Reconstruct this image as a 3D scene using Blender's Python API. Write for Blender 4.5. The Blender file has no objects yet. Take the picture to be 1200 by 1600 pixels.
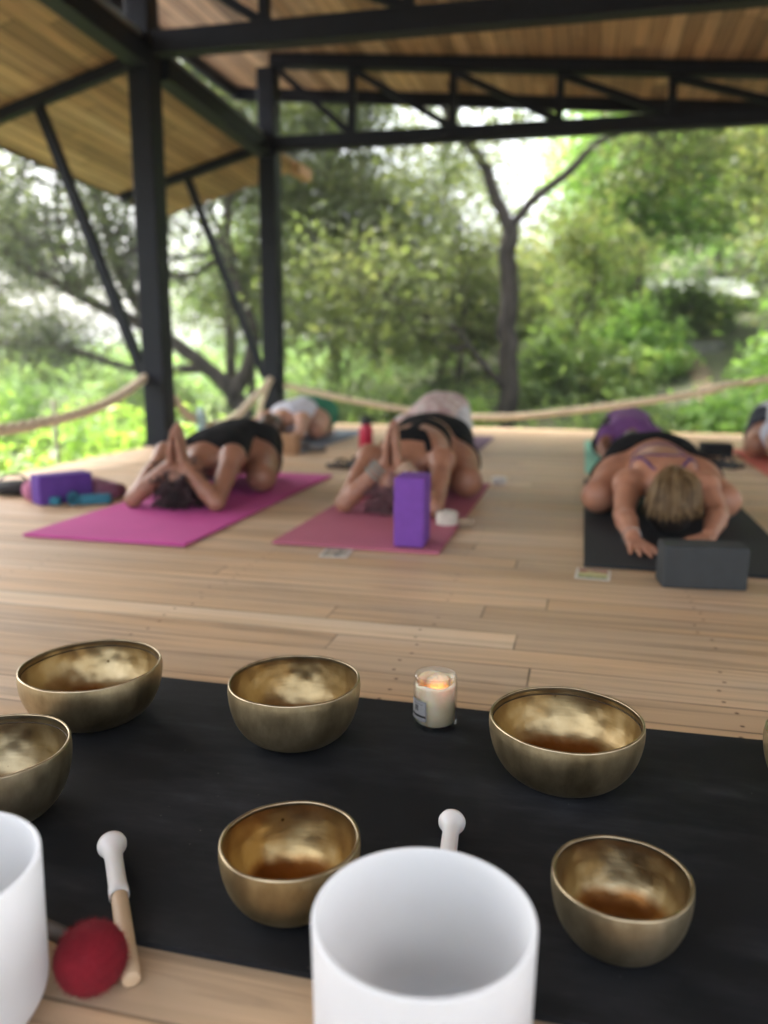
import bpy, bmesh, math, random
import numpy as np
from mathutils import Vector, Matrix

# ------------------------------------------------------------------ camera, world, sun, exposure
scene = bpy.context.scene
COL = scene.collection
cd = bpy.data.cameras.new('camera')
cam = bpy.data.objects.new('camera', cd)
COL.objects.link(cam)
scene.camera = cam
_R = ((0.9714647112606952, 0.23710347209311555, 0.0061853291394274815),
      (0.05117443999028388, -0.18406631573228158, -0.9815807496606811),
      (-0.23159769313802483, 0.9538875903030363, -0.190947567669798))
_m = Matrix(((_R[0][0], -_R[1][0], -_R[2][0], 0.0),
             (_R[0][1], -_R[1][1], -_R[2][1], 0.0),
             (_R[0][2], -_R[1][2], -_R[2][2], 0.62),
             (0, 0, 0, 1)))
cam.matrix_world = _m
cd.sensor_fit = 'VERTICAL'
cd.sensor_height = 32.0
cd.sensor_width = 24.0
cd.lens = 32.0 * 1260.0 / 1600.0
cd.clip_start = 0.05
cd.clip_end = 3000
cd.dof.use_dof = True
cd.dof.focus_distance = 1.15
cd.dof.aperture_fstop = (cd.lens / 1000.0) / 0.0130
cd.dof.aperture_blades = 0

SUN_EL, SUN_AZ = math.radians(56), math.radians(-58)     # azimuth from +Y towards +X
w = bpy.data.worlds.new("World")
scene.world = w
w.use_nodes = True
nt = w.node_tree
sky = nt.nodes.new('ShaderNodeTexSky')
sky.sky_type = 'NISHITA'
sky.sun_disc = False
sky.sun_elevation = SUN_EL
sky.sun_rotation = SUN_AZ
sky.air_density = 1.0
sky.dust_density = 6.0
sky.ozone_density = 1.0
hsv = nt.nodes.new('ShaderNodeHueSaturation')
hsv.inputs['Saturation'].default_value = 0.42
bg = nt.nodes['Background']
nt.links.new(sky.outputs[0], hsv.inputs['Color'])
nt.links.new(hsv.outputs[0], bg.inputs[0])
bg.inputs[1].default_value = 0.15
sd = bpy.data.lights.new('sun', 'SUN')
sd.energy = 2.0
sd.angle = math.radians(12)
sd.color = (1.0, 0.95, 0.87)
sun = bpy.data.objects.new('sun', sd)
COL.objects.link(sun)
_d = Vector((math.sin(SUN_AZ) * math.cos(SUN_EL), math.cos(SUN_AZ) * math.cos(SUN_EL), math.sin(SUN_EL)))
sun.rotation_euler = _d.to_track_quat('Z', 'Y').to_euler()
scene.view_settings.view_transform = 'Standard'
scene.view_settings.look = 'None'
scene.view_settings.exposure = 2.62
scene.view_settings.gamma = 1.0

rng = np.random.default_rng(7)
random.seed(7)

# ------------------------------------------------------------------ object helpers
def tag(o, label=None, cat=None, group=None, kind=None):
    if label: o['label'] = label
    if cat: o['category'] = cat
    if group: o['group'] = group
    if kind: o['kind'] = kind
    return o

def empty(name, loc=(0, 0, 0), rz=0.0):
    o = bpy.data.objects.new(name, None)
    o.empty_display_size = 0.05
    COL.objects.link(o)
    o.location = loc
    o.rotation_euler = (0, 0, rz)
    return o

def link(name, me, mat=None, parent=None, loc=None):
    o = bpy.data.objects.new(name, me)
    COL.objects.link(o)
    if mat is not None:
        me.materials.clear()
        for m in (mat if isinstance(mat, (list, tuple)) else [mat]):
            me.materials.append(m)
    if parent: o.parent = parent
    if loc is not None: o.location = loc
    return o

def mesh_np(name, V, F, smooth=True):
    """V (n,3) floats, F (m,4) or (m,3) ints"""
    V = np.ascontiguousarray(V, dtype=np.float32)
    F = np.ascontiguousarray(F, dtype=np.int32)
    me = bpy.data.meshes.new(name)
    k = F.shape[1]
    me.vertices.add(len(V)); me.vertices.foreach_set('co', V.ravel())
    me.loops.add(F.size); me.loops.foreach_set('vertex_index', F.ravel())
    me.polygons.add(len(F))
    me.polygons.foreach_set('loop_start', np.arange(0, F.size, k, dtype=np.int32))
    me.polygons.foreach_set('loop_total', np.full(len(F), k, dtype=np.int32))
    me.polygons.foreach_set('use_smooth', np.full(len(F), smooth, dtype=bool))
    me.update(calc_edges=True)
    return me

def bm_mesh(name, bm, smooth=False, angle=None):
    me = bpy.data.meshes.new(name)
    bmesh.ops.recalc_face_normals(bm, faces=bm.faces[:])
    bm.to_mesh(me); bm.free()
    if smooth:
        me.polygons.foreach_set('use_smooth', np.ones(len(me.polygons), dtype=bool))
    return me

def add_box(bm, c, s, rot=None, bevel=0.0, seg=2):
    r = bmesh.ops.create_cube(bm, size=1.0)
    vs = r['verts']
    bmesh.ops.scale(bm, vec=s, verts=vs)
    if bevel > 0:
        es = list({e for v in vs for e in v.link_edges})
        rr = bmesh.ops.bevel(bm, geom=es, offset=bevel, segments=seg, affect='EDGES', profile=0.6)
        vs = list({v for f in rr['faces'] for v in f.verts} | {v for v in vs if v.is_valid})
    if rot is not None:
        bmesh.ops.rotate(bm, verts=vs, cent=(0, 0, 0), matrix=rot)
    bmesh.ops.translate(bm, verts=vs, vec=c)
    return vs

def bar(bm, a, b, wd, ht, up=(0, 0, 1), bevel=0.0):
    """box member from a to b; wd = side size, ht = size along 'up'"""
    a = Vector(a); b = Vector(b); d = b - a; L = d.length; d.normalize()
    u = Vector(up); s = d.cross(u).normalized(); u = s.cross(d).normalized()
    M = Matrix((d, s, u)).transposed()
    return add_box(bm, (a + b) / 2, (L, wd, ht), M, bevel, 1)

def lathe_np(profile, n=64, wob=None):
    """profile list of (r,z); closes poles when r==0 ; returns V,F(quads)"""
    P = np.array(profile, float)
    a = np.linspace(0, 2 * np.pi, n, endpoint=False)
    V = np.stack([P[:, None, 0] * np.cos(a), P[:, None, 0] * np.sin(a), np.repeat(P[:, 1:2], n, 1)], -1)
    m = len(P)
    i = np.arange(m - 1)[:, None]; j = np.arange(n)[None, :]; jn = (j + 1) % n
    F = np.stack([i * n + j, i * n + jn, (i + 1) * n + jn, (i + 1) * n + j], -1).reshape(-1, 4)
    return V.reshape(-1, 3), F

def rotz(a):
    c, s = math.cos(a), math.sin(a)
    return np.array([[c, -s, 0], [s, c, 0], [0, 0, 1.0]])

def basis_from(d):
    d = np.array(d, float); d /= np.linalg.norm(d)
    u = np.array([0, 0, 1.0]) if abs(d[2]) < 0.9 else np.array([1.0, 0, 0])
    s = np.cross(d, u); s /= np.linalg.norm(s)
    return s, np.cross(s, d), d

def tube_np(pts, rad, n=10):
    """tube along polyline (parallel transport-ish) with caps"""
    P = np.array(pts, float); m = len(P)
    R = np.full(m, rad, float) if np.isscalar(rad) else np.array(rad, float)
    T = np.gradient(P, axis=0); T /= np.linalg.norm(T, axis=1)[:, None] + 1e-9
    s, u, _ = basis_from(T[0])
    a = np.linspace(0, 2 * np.pi, n, endpoint=False)
    V = []
    for i in range(m):
        s = s - T[i] * np.dot(s, T[i]); s /= np.linalg.norm(s) + 1e-9
        u = np.cross(T[i], s)
        V.append(P[i] + R[i] * (np.cos(a)[:, None] * s + np.sin(a)[:, None] * u))
    V.insert(0, np.repeat(P[:1], n, 0)); V.append(np.repeat(P[-1:], n, 0))
    V = np.concatenate(V); m += 2
    i = np.arange(m - 1)[:, None]; j = np.arange(n)[None, :]; jn = (j + 1) % n
    F = np.stack([i * n + j, i * n + jn, (i + 1) * n + jn, (i + 1) * n + j], -1).reshape(-1, 4)
    return V, F

def merge(parts):
    V, F, o = [], [], 0
    for v, f in parts:
        V.append(v); F.append(f + o); o += len(v)
    return np.concatenate(V), np.concatenate(F)

def smooth_path(pts, n):
    """Catmull-Rom"""
    P = np.array(pts, float)
    P = np.vstack([2 * P[0] - P[1], P, 2 * P[-1] - P[-2]])
    m = len(P) - 3
    out = []
    for t in np.linspace(0, m - 1e-6, n):
        i = int(t); f = t - i
        p0, p1, p2, p3 = P[i:i + 4]
        out.append(0.5 * (2 * p1 + (p2 - p0) * f + (2 * p0 - 5 * p1 + 4 * p2 - p3) * f * f + (3 * p1 - p0 - 3 * p2 + p3) * f ** 3))
    return np.array(out)

# ------------------------------------------------------------------ SDF mesher for bodies, hair, cloth
def smin(a, b, k):
    h = np.clip(0.5 + 0.5 * (b - a) / k, 0, 1)
    return b + (a - b) * h - k * h * (1 - h)

def sdf_grid(prims, h, inflate=0.0, pad=0.02):
    lo = np.full(3, 1e9); hi = -lo
    for p in prims:
        if p[0] == 'c':
            for q, r in ((p[1], p[3]), (p[2], p[4])):
                q = np.array(q); lo = np.minimum(lo, q - r); hi = np.maximum(hi, q + r)
        else:
            q = np.array(p[1]); r = max(p[2]); lo = np.minimum(lo, q - r); hi = np.maximum(hi, q + r)
    lo -= pad + inflate; hi += pad + inflate
    n = np.ceil((hi - lo) / h).astype(int) + 1
    G = np.full(n, 0.5, dtype=np.float32)
    ax = [lo[i] + h * np.arange(n[i]) for i in range(3)]
    for p in prims:
        k = p[-1]
        if p[0] == 'c':
            a, b, ra, rb = np.array(p[1]), np.array(p[2]), p[3], p[4]
            l2 = np.minimum(a - ra, b - rb); h2 = np.maximum(a + ra, b + rb)
        else:
            q = np.array(p[1]); r = max(p[2]); l2 = q - r; h2 = q + r
        mg = k + inflate + 3 * h
        i0 = np.maximum(np.floor((l2 - mg - lo) / h).astype(int), 0)
        i1 = np.minimum(np.ceil((h2 + mg - lo) / h).astype(int) + 1, n)
        X = ax[0][i0[0]:i1[0], None, None]; Y = ax[1][None, i0[1]:i1[1], None]; Z = ax[2][None, None, i0[2]:i1[2]]
        if p[0] == 'c':
            d = b - a; L2 = float(d @ d) + 1e-12
            t = np.clip(((X - a[0]) * d[0] + (Y - a[1]) * d[1] + (Z - a[2]) * d[2]) / L2, 0, 1)
            D = np.sqrt((X - a[0] - t * d[0]) ** 2 + (Y - a[1] - t * d[1]) ** 2 + (Z - a[2] - t * d[2]) ** 2) - (ra + (rb - ra) * t)
        else:
            R = p[3]; r = np.array(p[2])
            x, y, z = X - q[0], Y - q[1], Z - q[2]
            if R is not None:
                x, y, z = (R[0, 0] * x + R[1, 0] * y + R[2, 0] * z, R[0, 1] * x + R[1, 1] * y + R[2, 1] * z,
                           R[0, 2] * x + R[1, 2] * y + R[2, 2] * z)
            k0 = np.sqrt((x / r[0]) ** 2 + (y / r[1]) ** 2 + (z / r[2]) ** 2)
            k1 = np.sqrt((x / r[0] ** 2) ** 2 + (y / r[1] ** 2) ** 2 + (z / r[2] ** 2) ** 2) + 1e-6
            D = k0 * (k0 - 1) / k1
        s = (slice(i0[0], i1[0]), slice(i0[1], i1[1]), slice(i0[2], i1[2]))
        G[s] = smin(G[s], D, k)
    return G - inflate, ax, lo

def surface_nets(G, lo, h):
    S = G < 0
    c = [(i, j, k) for i in (0, 1) for j in (0, 1) for k in (0, 1)]
    n = np.array(G.shape) - 1
    cnt = np.zeros(n, dtype=np.int8)
    for i, j, k in c:
        cnt += S[i:i + n[0], j:j + n[1], k:k + n[2]]
    act = (cnt > 0) & (cnt < 8)
    idx = np.full(n, -1, dtype=np.int32)
    I = np.argwhere(act)
    idx[act] = np.arange(len(I))
    acc = np.zeros((len(I), 3)); num = np.zeros(len(I))
    val = {q: G[I[:, 0] + q[0], I[:, 1] + q[1], I[:, 2] + q[2]].astype(float) for q in c}
    for q in c:
        for axn in range(3):
            if q[axn] == 0:
                r = list(q); r[axn] = 1; r = tuple(r)
                a, b = val[q], val[r]
                m = (a < 0) != (b < 0)
                t = np.where(m, a / np.where(m, a - b, 1), 0)
                P = np.tile(np.array(q, float), (len(I), 1)); P[:, axn] += t
                acc[m] += P[m]; num[m] += 1
    V = lo + h * (I + acc / num[:, None])
    F = []
    for axn in range(3):
        u, v = (axn + 1) % 3, (axn + 2) % 3
        sl0 = [slice(None)] * 3; sl1 = [slice(None)] * 3
        sl0[axn] = slice(0, -1); sl1[axn] = slice(1, None)
        A, B = S[tuple(sl0)], S[tuple(sl1)]
        E = np.argwhere(A != B)
        E = E[(E[:, u] > 0) & (E[:, v] > 0) & (E[:, u] < n[u]) & (E[:, v] < n[v])]
        if not len(E): continue
        fl = A[E[:, 0], E[:, 1], E[:, 2]]
        def ci(du, dv):
            Q = E.copy(); Q[:, u] += du; Q[:, v] += dv
            return idx[Q[:, 0], Q[:, 1], Q[:, 2]]
        q = np.stack([ci(-1, -1), ci(0, -1), ci(0, 0), ci(-1, 0)], 1)
        q[~fl] = q[~fl][:, ::-1]
        F.append(q)
    return V, np.concatenate(F)

def sdf_mesh(name, prims, h, inflate=0.0, clip=None, bump=None, xf=None):
    G, ax, lo = sdf_grid(prims, h, inflate)
    if bump is not None or clip is not None:
        X = ax[0][:, None, None]; Y = ax[1][None, :, None]; Z = ax[2][None, None, :]
        if bump is not None: G = G + bump(X, Y, Z)
        if clip is not None: G = np.maximum(G, clip(X, Y, Z))
    V, F = surface_nets(G, lo, h)
    if xf is not None: V = xf(V)
    return mesh_np(name, V, F, True)

# ------------------------------------------------------------------ material helpers
def mat_new(name):
    m = bpy.data.materials.new(name); m.use_nodes = True
    N = m.node_tree.nodes; L = m.node_tree.links
    b = N['Principled BSDF']
    return m, N, L, b

def lnk(L, a, b): L.new(a, b)

def nd(N, t, **kw):
    n = N.new(t)
    for k, v in kw.items():
        setattr(n, k, v)
    return n

def ramp(N, stops, interp='LINEAR'):
    r = N.new('ShaderNodeValToRGB'); cr = r.color_ramp; cr.interpolation = interp
    while len(cr.elements) > 1: cr.elements.remove(cr.elements[-1])
    cr.elements[0].position = stops[0][0]; cr.elements[0].color = (*stops[0][1], 1)
    for p, c in stops[1:]:
        e = cr.elements.new(p); e.color = (*c, 1)
    return r

def coords(N, L, scale=(1, 1, 1), kind='Object'):
    tc = N.new('ShaderNodeTexCoord'); mp = N.new('ShaderNodeMapping')
    mp.inputs['Scale'].default_value = scale
    L.new(tc.outputs[kind], mp.inputs['Vector'])
    return mp.outputs[0]

def math_n(N, L, op, a, b=None, c=None):
    n = N.new('ShaderNodeMath'); n.operation = op
    for i, v in enumerate((a, b, c)):
        if v is None: continue
        if isinstance(v, (int, float)): n.inputs[i].default_value = v
        else: L.new(v, n.inputs[i])
    return n.outputs[0]

def mixc(N, L, fac, a, b, blend='MIX'):
    n = N.new('ShaderNodeMix'); n.data_type = 'RGBA'; n.blend_type = blend
    for s, v in ((n.inputs['Factor'], fac), (n.inputs['A'], a), (n.inputs['B'], b)):
        pass
    ins = [i for i in n.inputs if i.enabled]
    def put(sock, v):
        if isinstance(v, (int, float)): sock.default_value = v
        elif isinstance(v, tuple): sock.default_value = (*v, 1) if len(v) == 3 else v
        else: L.new(v, sock)
    put(n.inputs[0], fac); put(n.inputs[6], a); put(n.inputs[7], b)
    return n.outputs[2]

def simple(name, col, rough=0.6, var=0.12, scale=40.0, bump=0.0, bscale=200.0, metal=0.0, sss=0.0, sheen=0.0, spec=None):
    """base colour with mottled procedural variation and fine bump"""
    m, N, L, b = mat_new(name)
    v = coords(N, L)
    no = nd(N, 'ShaderNodeTexNoise'); no.inputs['Scale'].default_value = scale; no.inputs['Detail'].default_value = 5
    L.new(v, no.inputs['Vector'])
    lo = tuple(max(0, c * (1 - var)) for c in col); hi = tuple(min(1, c * (1 + var)) for c in col)
    r = ramp(N, [(0.3, lo), (0.7, hi)])
    L.new(no.outputs[0], r.inputs[0]); L.new(r.outputs[0], b.inputs['Base Color'])
    b.inputs['Roughness'].default_value = rough; b.inputs['Metallic'].default_value = metal
    if spec is not None: b.inputs['Specular IOR Level'].default_value = spec
    if sss: 
        b.inputs['Subsurface Weight'].default_value = sss
        b.inputs['Subsurface Radius'].default_value = (0.012, 0.005, 0.003)
        b.inputs['Subsurface Scale'].default_value = 1.0
    if sheen: b.inputs['Sheen Weight'].default_value = sheen
    if bump:
        n2 = nd(N, 'ShaderNodeTexNoise'); n2.inputs['Scale'].default_value = bscale; n2.inputs['Detail'].default_value = 3
        L.new(v, n2.inputs['Vector'])
        bp = nd(N, 'ShaderNodeBump'); bp.inputs['Strength'].default_value = bump; bp.inputs['Distance'].default_value = 0.002
        L.new(n2.outputs[0], bp.inputs['Height']); L.new(bp.outputs[0], b.inputs['Normal'])
    return m

def planks_mat(name, along, width, length, tones, gap=0.0016, nails=True, rough=0.55, gapdark=0.25, grain=1.0, hue=None):
    """boards along axis 'along' (0 = X, 1 = Y) in world metres"""
    m, N, L, b = mat_new(name)
    tc = N.new('ShaderNodeTexCoord'); sp = N.new('ShaderNodeSeparateXYZ'); L.new(tc.outputs['Object'], sp.inputs[0])
    A = sp.outputs[along]; B = sp.outputs[1 - along]
    row = math_n(N, L, 'DIVIDE', B, width)
    rid = math_n(N, L, 'FLOOR', row)
    rfr = math_n(N, L, 'FRACT', row)
    wn = nd(N, 'ShaderNodeTexWhiteNoise', noise_dimensions='1D'); L.new(rid, wn.inputs['W'])
    off = math_n(N, L, 'MULTIPLY', wn.outputs[0], 7.31)
    a1 = math_n(N, L, 'ADD', math_n(N, L, 'DIVIDE', A, length), off)
    bid = math_n(N, L, 'FLOOR', a1); bfr = math_n(N, L, 'FRACT', a1)
    cx = N.new('ShaderNodeCombineXYZ'); L.new(rid, cx.inputs[0]); L.new(bid, cx.inputs[1])
    wb = nd(N, 'ShaderNodeTexWhiteNoise', noise_dimensions='2D'); L.new(cx.outputs[0], wb.inputs['Vector'])
    tone = ramp(N, tones); L.new(wb.outputs[0], tone.inputs[0])
    # grain: noise stretched along the board, shifted per board
    gv = N.new('ShaderNodeCombineXYZ')
    L.new(math_n(N, L, 'ADD', math_n(N, L, 'MULTIPLY', A, 1.6), math_n(N, L, 'MULTIPLY', wb.outputs[0], 37.0)), gv.inputs[0])
    L.new(math_n(N, L, 'MULTIPLY', B, 38.0), gv.inputs[1])
    L.new(math_n(N, L, 'MULTIPLY', wb.outputs[0], 19.0), gv.inputs[2])
    gn = nd(N, 'ShaderNodeTexNoise'); gn.inputs['Scale'].default_value = 1.0; gn.inputs['Detail'].default_value = 6; gn.inputs['Roughness'].default_value = 0.62
    gn.inputs['Distortion'].default_value = 0.6
    L.new(gv.outputs[0], gn.inputs['Vector'])
    gr = ramp(N, [(0.25, (1 - 0.38 * grain,) * 3), (0.5, (1.0,) * 3), (0.78, (1 + 0.14 * grain,) * 3)]); L.new(gn.outputs[0], gr.inputs[0])
    c = mixc(N, L, 1.0, tone.outputs[0], gr.outputs[0], 'MULTIPLY')
    # larger blotches of redder wood
    bn = nd(N, 'ShaderNodeTexNoise'); bn.inputs['Scale'].default_value = 2.2; bn.inputs['Detail'].default_value = 3
    bv = N.new('ShaderNodeCombineXYZ'); L.new(math_n(N, L, 'MULTIPLY', A, 0.7), bv.inputs[0]); L.new(math_n(N, L, 'MULTIPLY', B, 3.0), bv.inputs[1]); L.new(wb.outputs[0], bv.inputs[2])
    L.new(bv.outputs[0], bn.inputs['Vector'])
    br = ramp(N, [(0.35, (1.06, 1.0, 0.92)), (0.65, (0.92, 0.95, 1.0))]); L.new(bn.outputs[0], br.inputs[0])
    c = mixc(N, L, 1.0, c, br.outputs[0], 'MULTIPLY')
    # gaps
    e1 = math_n(N, L, 'MULTIPLY', math_n(N, L, 'MINIMUM', rfr, math_n(N, L, 'SUBTRACT', 1.0, rfr)), width)
    e2 = math_n(N, L, 'MULTIPLY', math_n(N, L, 'MINIMUM', bfr, math_n(N, L, 'SUBTRACT', 1.0, bfr)), length)
    e = math_n(N, L, 'MINIMUM', e1, e2)
    gp = nd(N, 'ShaderNodeMapRange'); gp.inputs['From Min'].default_value = gap * 0.3; gp.inputs['From Max'].default_value = gap
    L.new(e, gp.inputs['Value'])
    # uneven gap depth
    gz = nd(N, 'ShaderNodeTexNoise'); gz.inputs['Scale'].default_value = 3.0; L.new(tc.outputs['Object'], gz.inputs['Vector'])
    gzr = nd(N, 'ShaderNodeMapRange'); gzr.inputs['From Min'].default_value = 0.35; gzr.inputs['From Max'].default_value = 0.6; L.new(gz.outputs[0], gzr.inputs['Value'])
    gm = math_n(N, L, 'MAXIMUM', gp.outputs[0], math_n(N, L, 'MULTIPLY', math_n(N, L, 'SUBTRACT', 1.0, gzr.outputs[0]), 0.75))
    c = mixc(N, L, gm, mixc(N, L, 1.0, c, (gapdark, gapdark * 0.9, gapdark * 0.8), 'MULTIPLY'), c)
    hgt = gm
    if nails:
        js = 0.62
        jf = math_n(N, L, 'FRACT', math_n(N, L, 'ADD', math_n(N, L, 'DIVIDE', A, js), math_n(N, L, 'MULTIPLY', wn.outputs[0], 0.05)))
        dx = math_n(N, L, 'MULTIPLY', math_n(N, L, 'SUBTRACT', jf, 0.5), js)
        dy = math_n(N, L, 'MULTIPLY', math_n(N, L, 'SUBTRACT', math_n(N, L, 'ABSOLUTE', math_n(N, L, 'SUBTRACT', rfr, 0.5)), 0.27), width)
        dd = math_n(N, L, 'SQRT', math_n(N, L, 'ADD', math_n(N, L, 'MULTIPLY', dx, dx), math_n(N, L, 'MULTIPLY', dy, dy)))
        nr = nd(N, 'ShaderNodeMapRange'); nr.inputs['From Min'].default_value = 0.0028; nr.inputs['From Max'].default_value = 0.0050; L.new(dd, nr.inputs['Value'])
        # some nails only
        c3 = N.new('ShaderNodeCombineXYZ'); L.new(rid, c3.inputs[0]); L.new(math_n(N, L, 'FLOOR', math_n(N, L, 'DIVIDE', A, js)), c3.inputs[1])
        w3 = nd(N, 'ShaderNodeTexWhiteNoise', noise_dimensions='2D'); L.new(c3.outputs[0], w3.inputs['Vector'])
        nm = math_n(N, L, 'MAXIMUM', nr.outputs[0], math_n(N, L, 'LESS_THAN', w3.outputs[0], 0.25))
        c = mixc(N, L, nm, mixc(N, L, 1.0, c, (0.3, 0.25, 0.24), 'MULTIPLY'), c)
    L.new(c, b.inputs['Base Color'])
    rr = nd(N, 'ShaderNodeMapRange'); rr.inputs['To Min'].default_value = rough - 0.1; rr.inputs['To Max'].default_value = rough + 0.12
    L.new(gn.outputs[0], rr.inputs['Value']); L.new(rr.outputs[0], b.inputs['Roughness'])
    hh = math_n(N, L, 'ADD', math_n(N, L, 'MULTIPLY', hgt, 1.0), math_n(N, L, 'MULTIPLY', gn.outputs[0], 0.25))
    bp = nd(N, 'ShaderNodeBump'); bp.inputs['Strength'].default_value = 0.35; bp.inputs['Distance'].default_value = 0.002
    L.new(hh, bp.inputs['Height']); L.new(bp.outputs[0], b.inputs['Normal'])
    return m

def leaf_mat(name, cols, trans=0.5, rough=0.5, nscale=0.9):
    m, N, L, b = mat_new(name)
    geo = N.new('ShaderNodeNewGeometry')
    v = coords(N, L)
    no = nd(N, 'ShaderNodeTexNoise'); no.inputs['Scale'].default_value = nscale; no.inputs['Detail'].default_value = 2
    L.new(v, no.inputs['Vector'])
    f = math_n(N, L, 'ADD', math_n(N, L, 'MULTIPLY', geo.outputs['Random Per Island'], 0.55), math_n(N, L, 'SUBTRACT', math_n(N, L, 'MULTIPLY', no.outputs[0], 1.3), 0.42))
    k = len(cols)
    r = ramp(N, [(i / (k - 1), c) for i, c in enumerate(cols)]); L.new(f, r.inputs[0])
    L.new(r.outputs[0], b.inputs['Base Color']); b.inputs['Roughness'].default_value = rough
    tr = N.new('ShaderNodeBsdfTranslucent')
    tcol = mixc(N, L, 1.0, r.outputs[0], (1.5, 1.6, 0.9), 'MULTIPLY')
    L.new(tcol, tr.inputs['Color'])
    mx = N.new('ShaderNodeMixShader'); mx.inputs[0].default_value = trans
    L.new(b.outputs[0], mx.inputs[1]); L.new(tr.outputs[0], mx.inputs[2])
    L.new(mx.outputs[0], N['Material Output'].inputs['Surface'])
    return m

def bark_mat(name, dark, light, scale=9.0):
    m, N, L, b = mat_new(name)
    v = coords(N, L, (1, 1, 0.25))
    no = nd(N, 'ShaderNodeTexNoise'); no.inputs['Scale'].default_value = scale; no.inputs['Detail'].default_value = 6
    L.new(v, no.inputs['Vector'])
    r = ramp(N, [(0.3, dark), (0.7, light)]); L.new(no.outputs[0], r.inputs[0]); L.new(r.outputs[0], b.inputs['Base Color'])
    b.inputs['Roughness'].default_value = 0.9
    bp = nd(N, 'ShaderNodeBump'); bp.inputs['Distance'].default_value = 0.02; L.new(no.outputs[0], bp.inputs['Height']); L.new(bp.outputs[0], b.inputs['Normal'])
    return m

# ------------------------------------------------------------------ materials
M_deck = planks_mat('deck_boards', 0, 0.098, 3.3,
                    [(0.0, (0.475, 0.320, 0.182)), (0.3, (0.530, 0.368, 0.220)), (0.6, (0.560, 0.396, 0.243)), (0.9, (0.595, 0.426, 0.268)), (1.0, (0.70, 0.535, 0.35))], gap=0.0028, gapdark=0.13, grain=1.25)
M_ceil = planks_mat('ceiling_boards', 1, 0.11, 1.9,
                    [(0.0, (0.20, 0.112, 0.062)), (0.3, (0.32, 0.185, 0.106)), (0.65, (0.41, 0.247, 0.147)), (1.0, (0.55, 0.355, 0.225))], nails=False, rough=0.6, gap=0.008, gapdark=0.15, grain=1.5)
M_wood_end = simple('sawn_timber', (0.42, 0.24, 0.13), 0.7, 0.25, 12)
M_roofing = simple('roof_sheet', (0.16, 0.17, 0.18), 0.5, 0.15, 3)
M_steel = simple('painted_steel', (0.0038, 0.0052, 0.0115), 0.55, 0.25, 14, 0.05, 60, spec=0.3)
M_rope = simple('rope_fibre', (0.60, 0.50, 0.36), 0.9, 0.25, 60, 0.6, 300)

# ------------------------------------------------------------------ ground, path, deck
def ground_z(X, Y):
    X = np.asarray(X, float); Y = np.asarray(Y, float)
    s = 0.05 + 0.30 / (1 + np.exp(np.clip(-(X + 1.0) * 0.55, -50, 50)))
    d = np.clip(Y - 9.5, 0, 60)
    z = -0.75 + s * d * np.exp(-d / 90)
    z = z + 0.10 * np.sin(0.9 * X + 1.3) * np.sin(0.7 * Y) + 0.06 * np.sin(2.1 * X + 0.8 * Y)
    left = 1 / (1 + np.exp(np.clip((X + 7) * 0.8, -50, 50)))
    z = z - 0.5 * left
    near = ((Y < 8) & (X > -4)).astype(float)
    return z - 0.5 * near * np.clip((8 - Y) / 3, 0, 1)

def build_ground():
    t = np.linspace(-1, 1, 150)
    gx = np.sinh(t * 4.6) / np.sinh(4.6) * 900 + 0
    gy = np.sinh(t * 4.6) / np.sinh(4.6) * 900 + 10
    X, Y = np.meshgrid(gx, gy, indexing='ij')
    Z = ground_z(X, Y)
    n = len(t)
    V = np.stack([X, Y, Z], -1).reshape(-1, 3)
    i = np.arange(n - 1)[:, None]; j = np.arange(n - 1)[None, :]
    F = np.stack([i * n + j, (i + 1) * n + j, (i + 1) * n + j + 1, i * n + j + 1], -1).reshape(-1, 4)
    m, N, L, b = mat_new('forest_floor')
    v = coords(N, L)
    no = nd(N, 'ShaderNodeTexNoise'); no.inputs['Scale'].default_value = 1.4; no.inputs['Detail'].default_value = 8
    L.new(v, no.inputs['Vector'])
    r = ramp(N, [(0.3, (0.05, 0.062, 0.03)), (0.5, (0.085, 0.095, 0.05)), (0.66, (0.12, 0.10, 0.065)), (0.8, (0.18, 0.14, 0.10))])
    L.new(no.outputs[0], r.inputs[0]); L.new(r.outputs[0], b.inputs['Base Color']); b.inputs['Roughness'].default_value = 0.95
    tag(link('ground', mesh_np('ground', V, F), m), kind='structure')
build_ground()

def build_path():
    pts = [(2.3, 9.0), (1.9, 10.5), (1.75, 12.5), (1.6, 14.5), (1.5, 16.5), (2.4, 18.5)]
    P = smooth_path([(x, y, 0) for x, y in pts], 40)
    T = np.gradient(P, axis=0); T /= np.linalg.norm(T, axis=1)[:, None]
    Nn = np.stack([-T[:, 1], T[:, 0]], -1)
    V = []
    for s in np.linspace(-0.17, 0.17, 9):
        xy = P[:, :2] + Nn * (s + 0.06 * np.sin(np.arange(40) * 0.9 + 3 * s)[:, None])
        z = ground_z(xy[:, 0], xy[:, 1]) + 0.03 - 0.05 * (abs(s) > 0.15)
        V.append(np.column_stack([xy, z]))
    V = np.stack(V, 1)
    n = 9
    i = np.arange(39)[:, None]; j = np.arange(n - 1)[None, :]
    F = np.stack([i * n + j, i * n + j + 1, (i + 1) * n + j + 1, (i + 1) * n + j], -1).reshape(-1, 4)[:, ::-1]
    tag(link('path', mesh_np('path', V.reshape(-1, 3), F), simple('dirt', (0.17, 0.125, 0.08), 0.95, 0.3, 6)), kind='structure')
build_path()

bm = bmesh.new()
add_box(bm, (1.57, 2.96, -0.06), (8.86, 8.32, 0.12))
tag(link('deck', bm_mesh('deck', bm), M_deck), kind='structure')

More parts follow.
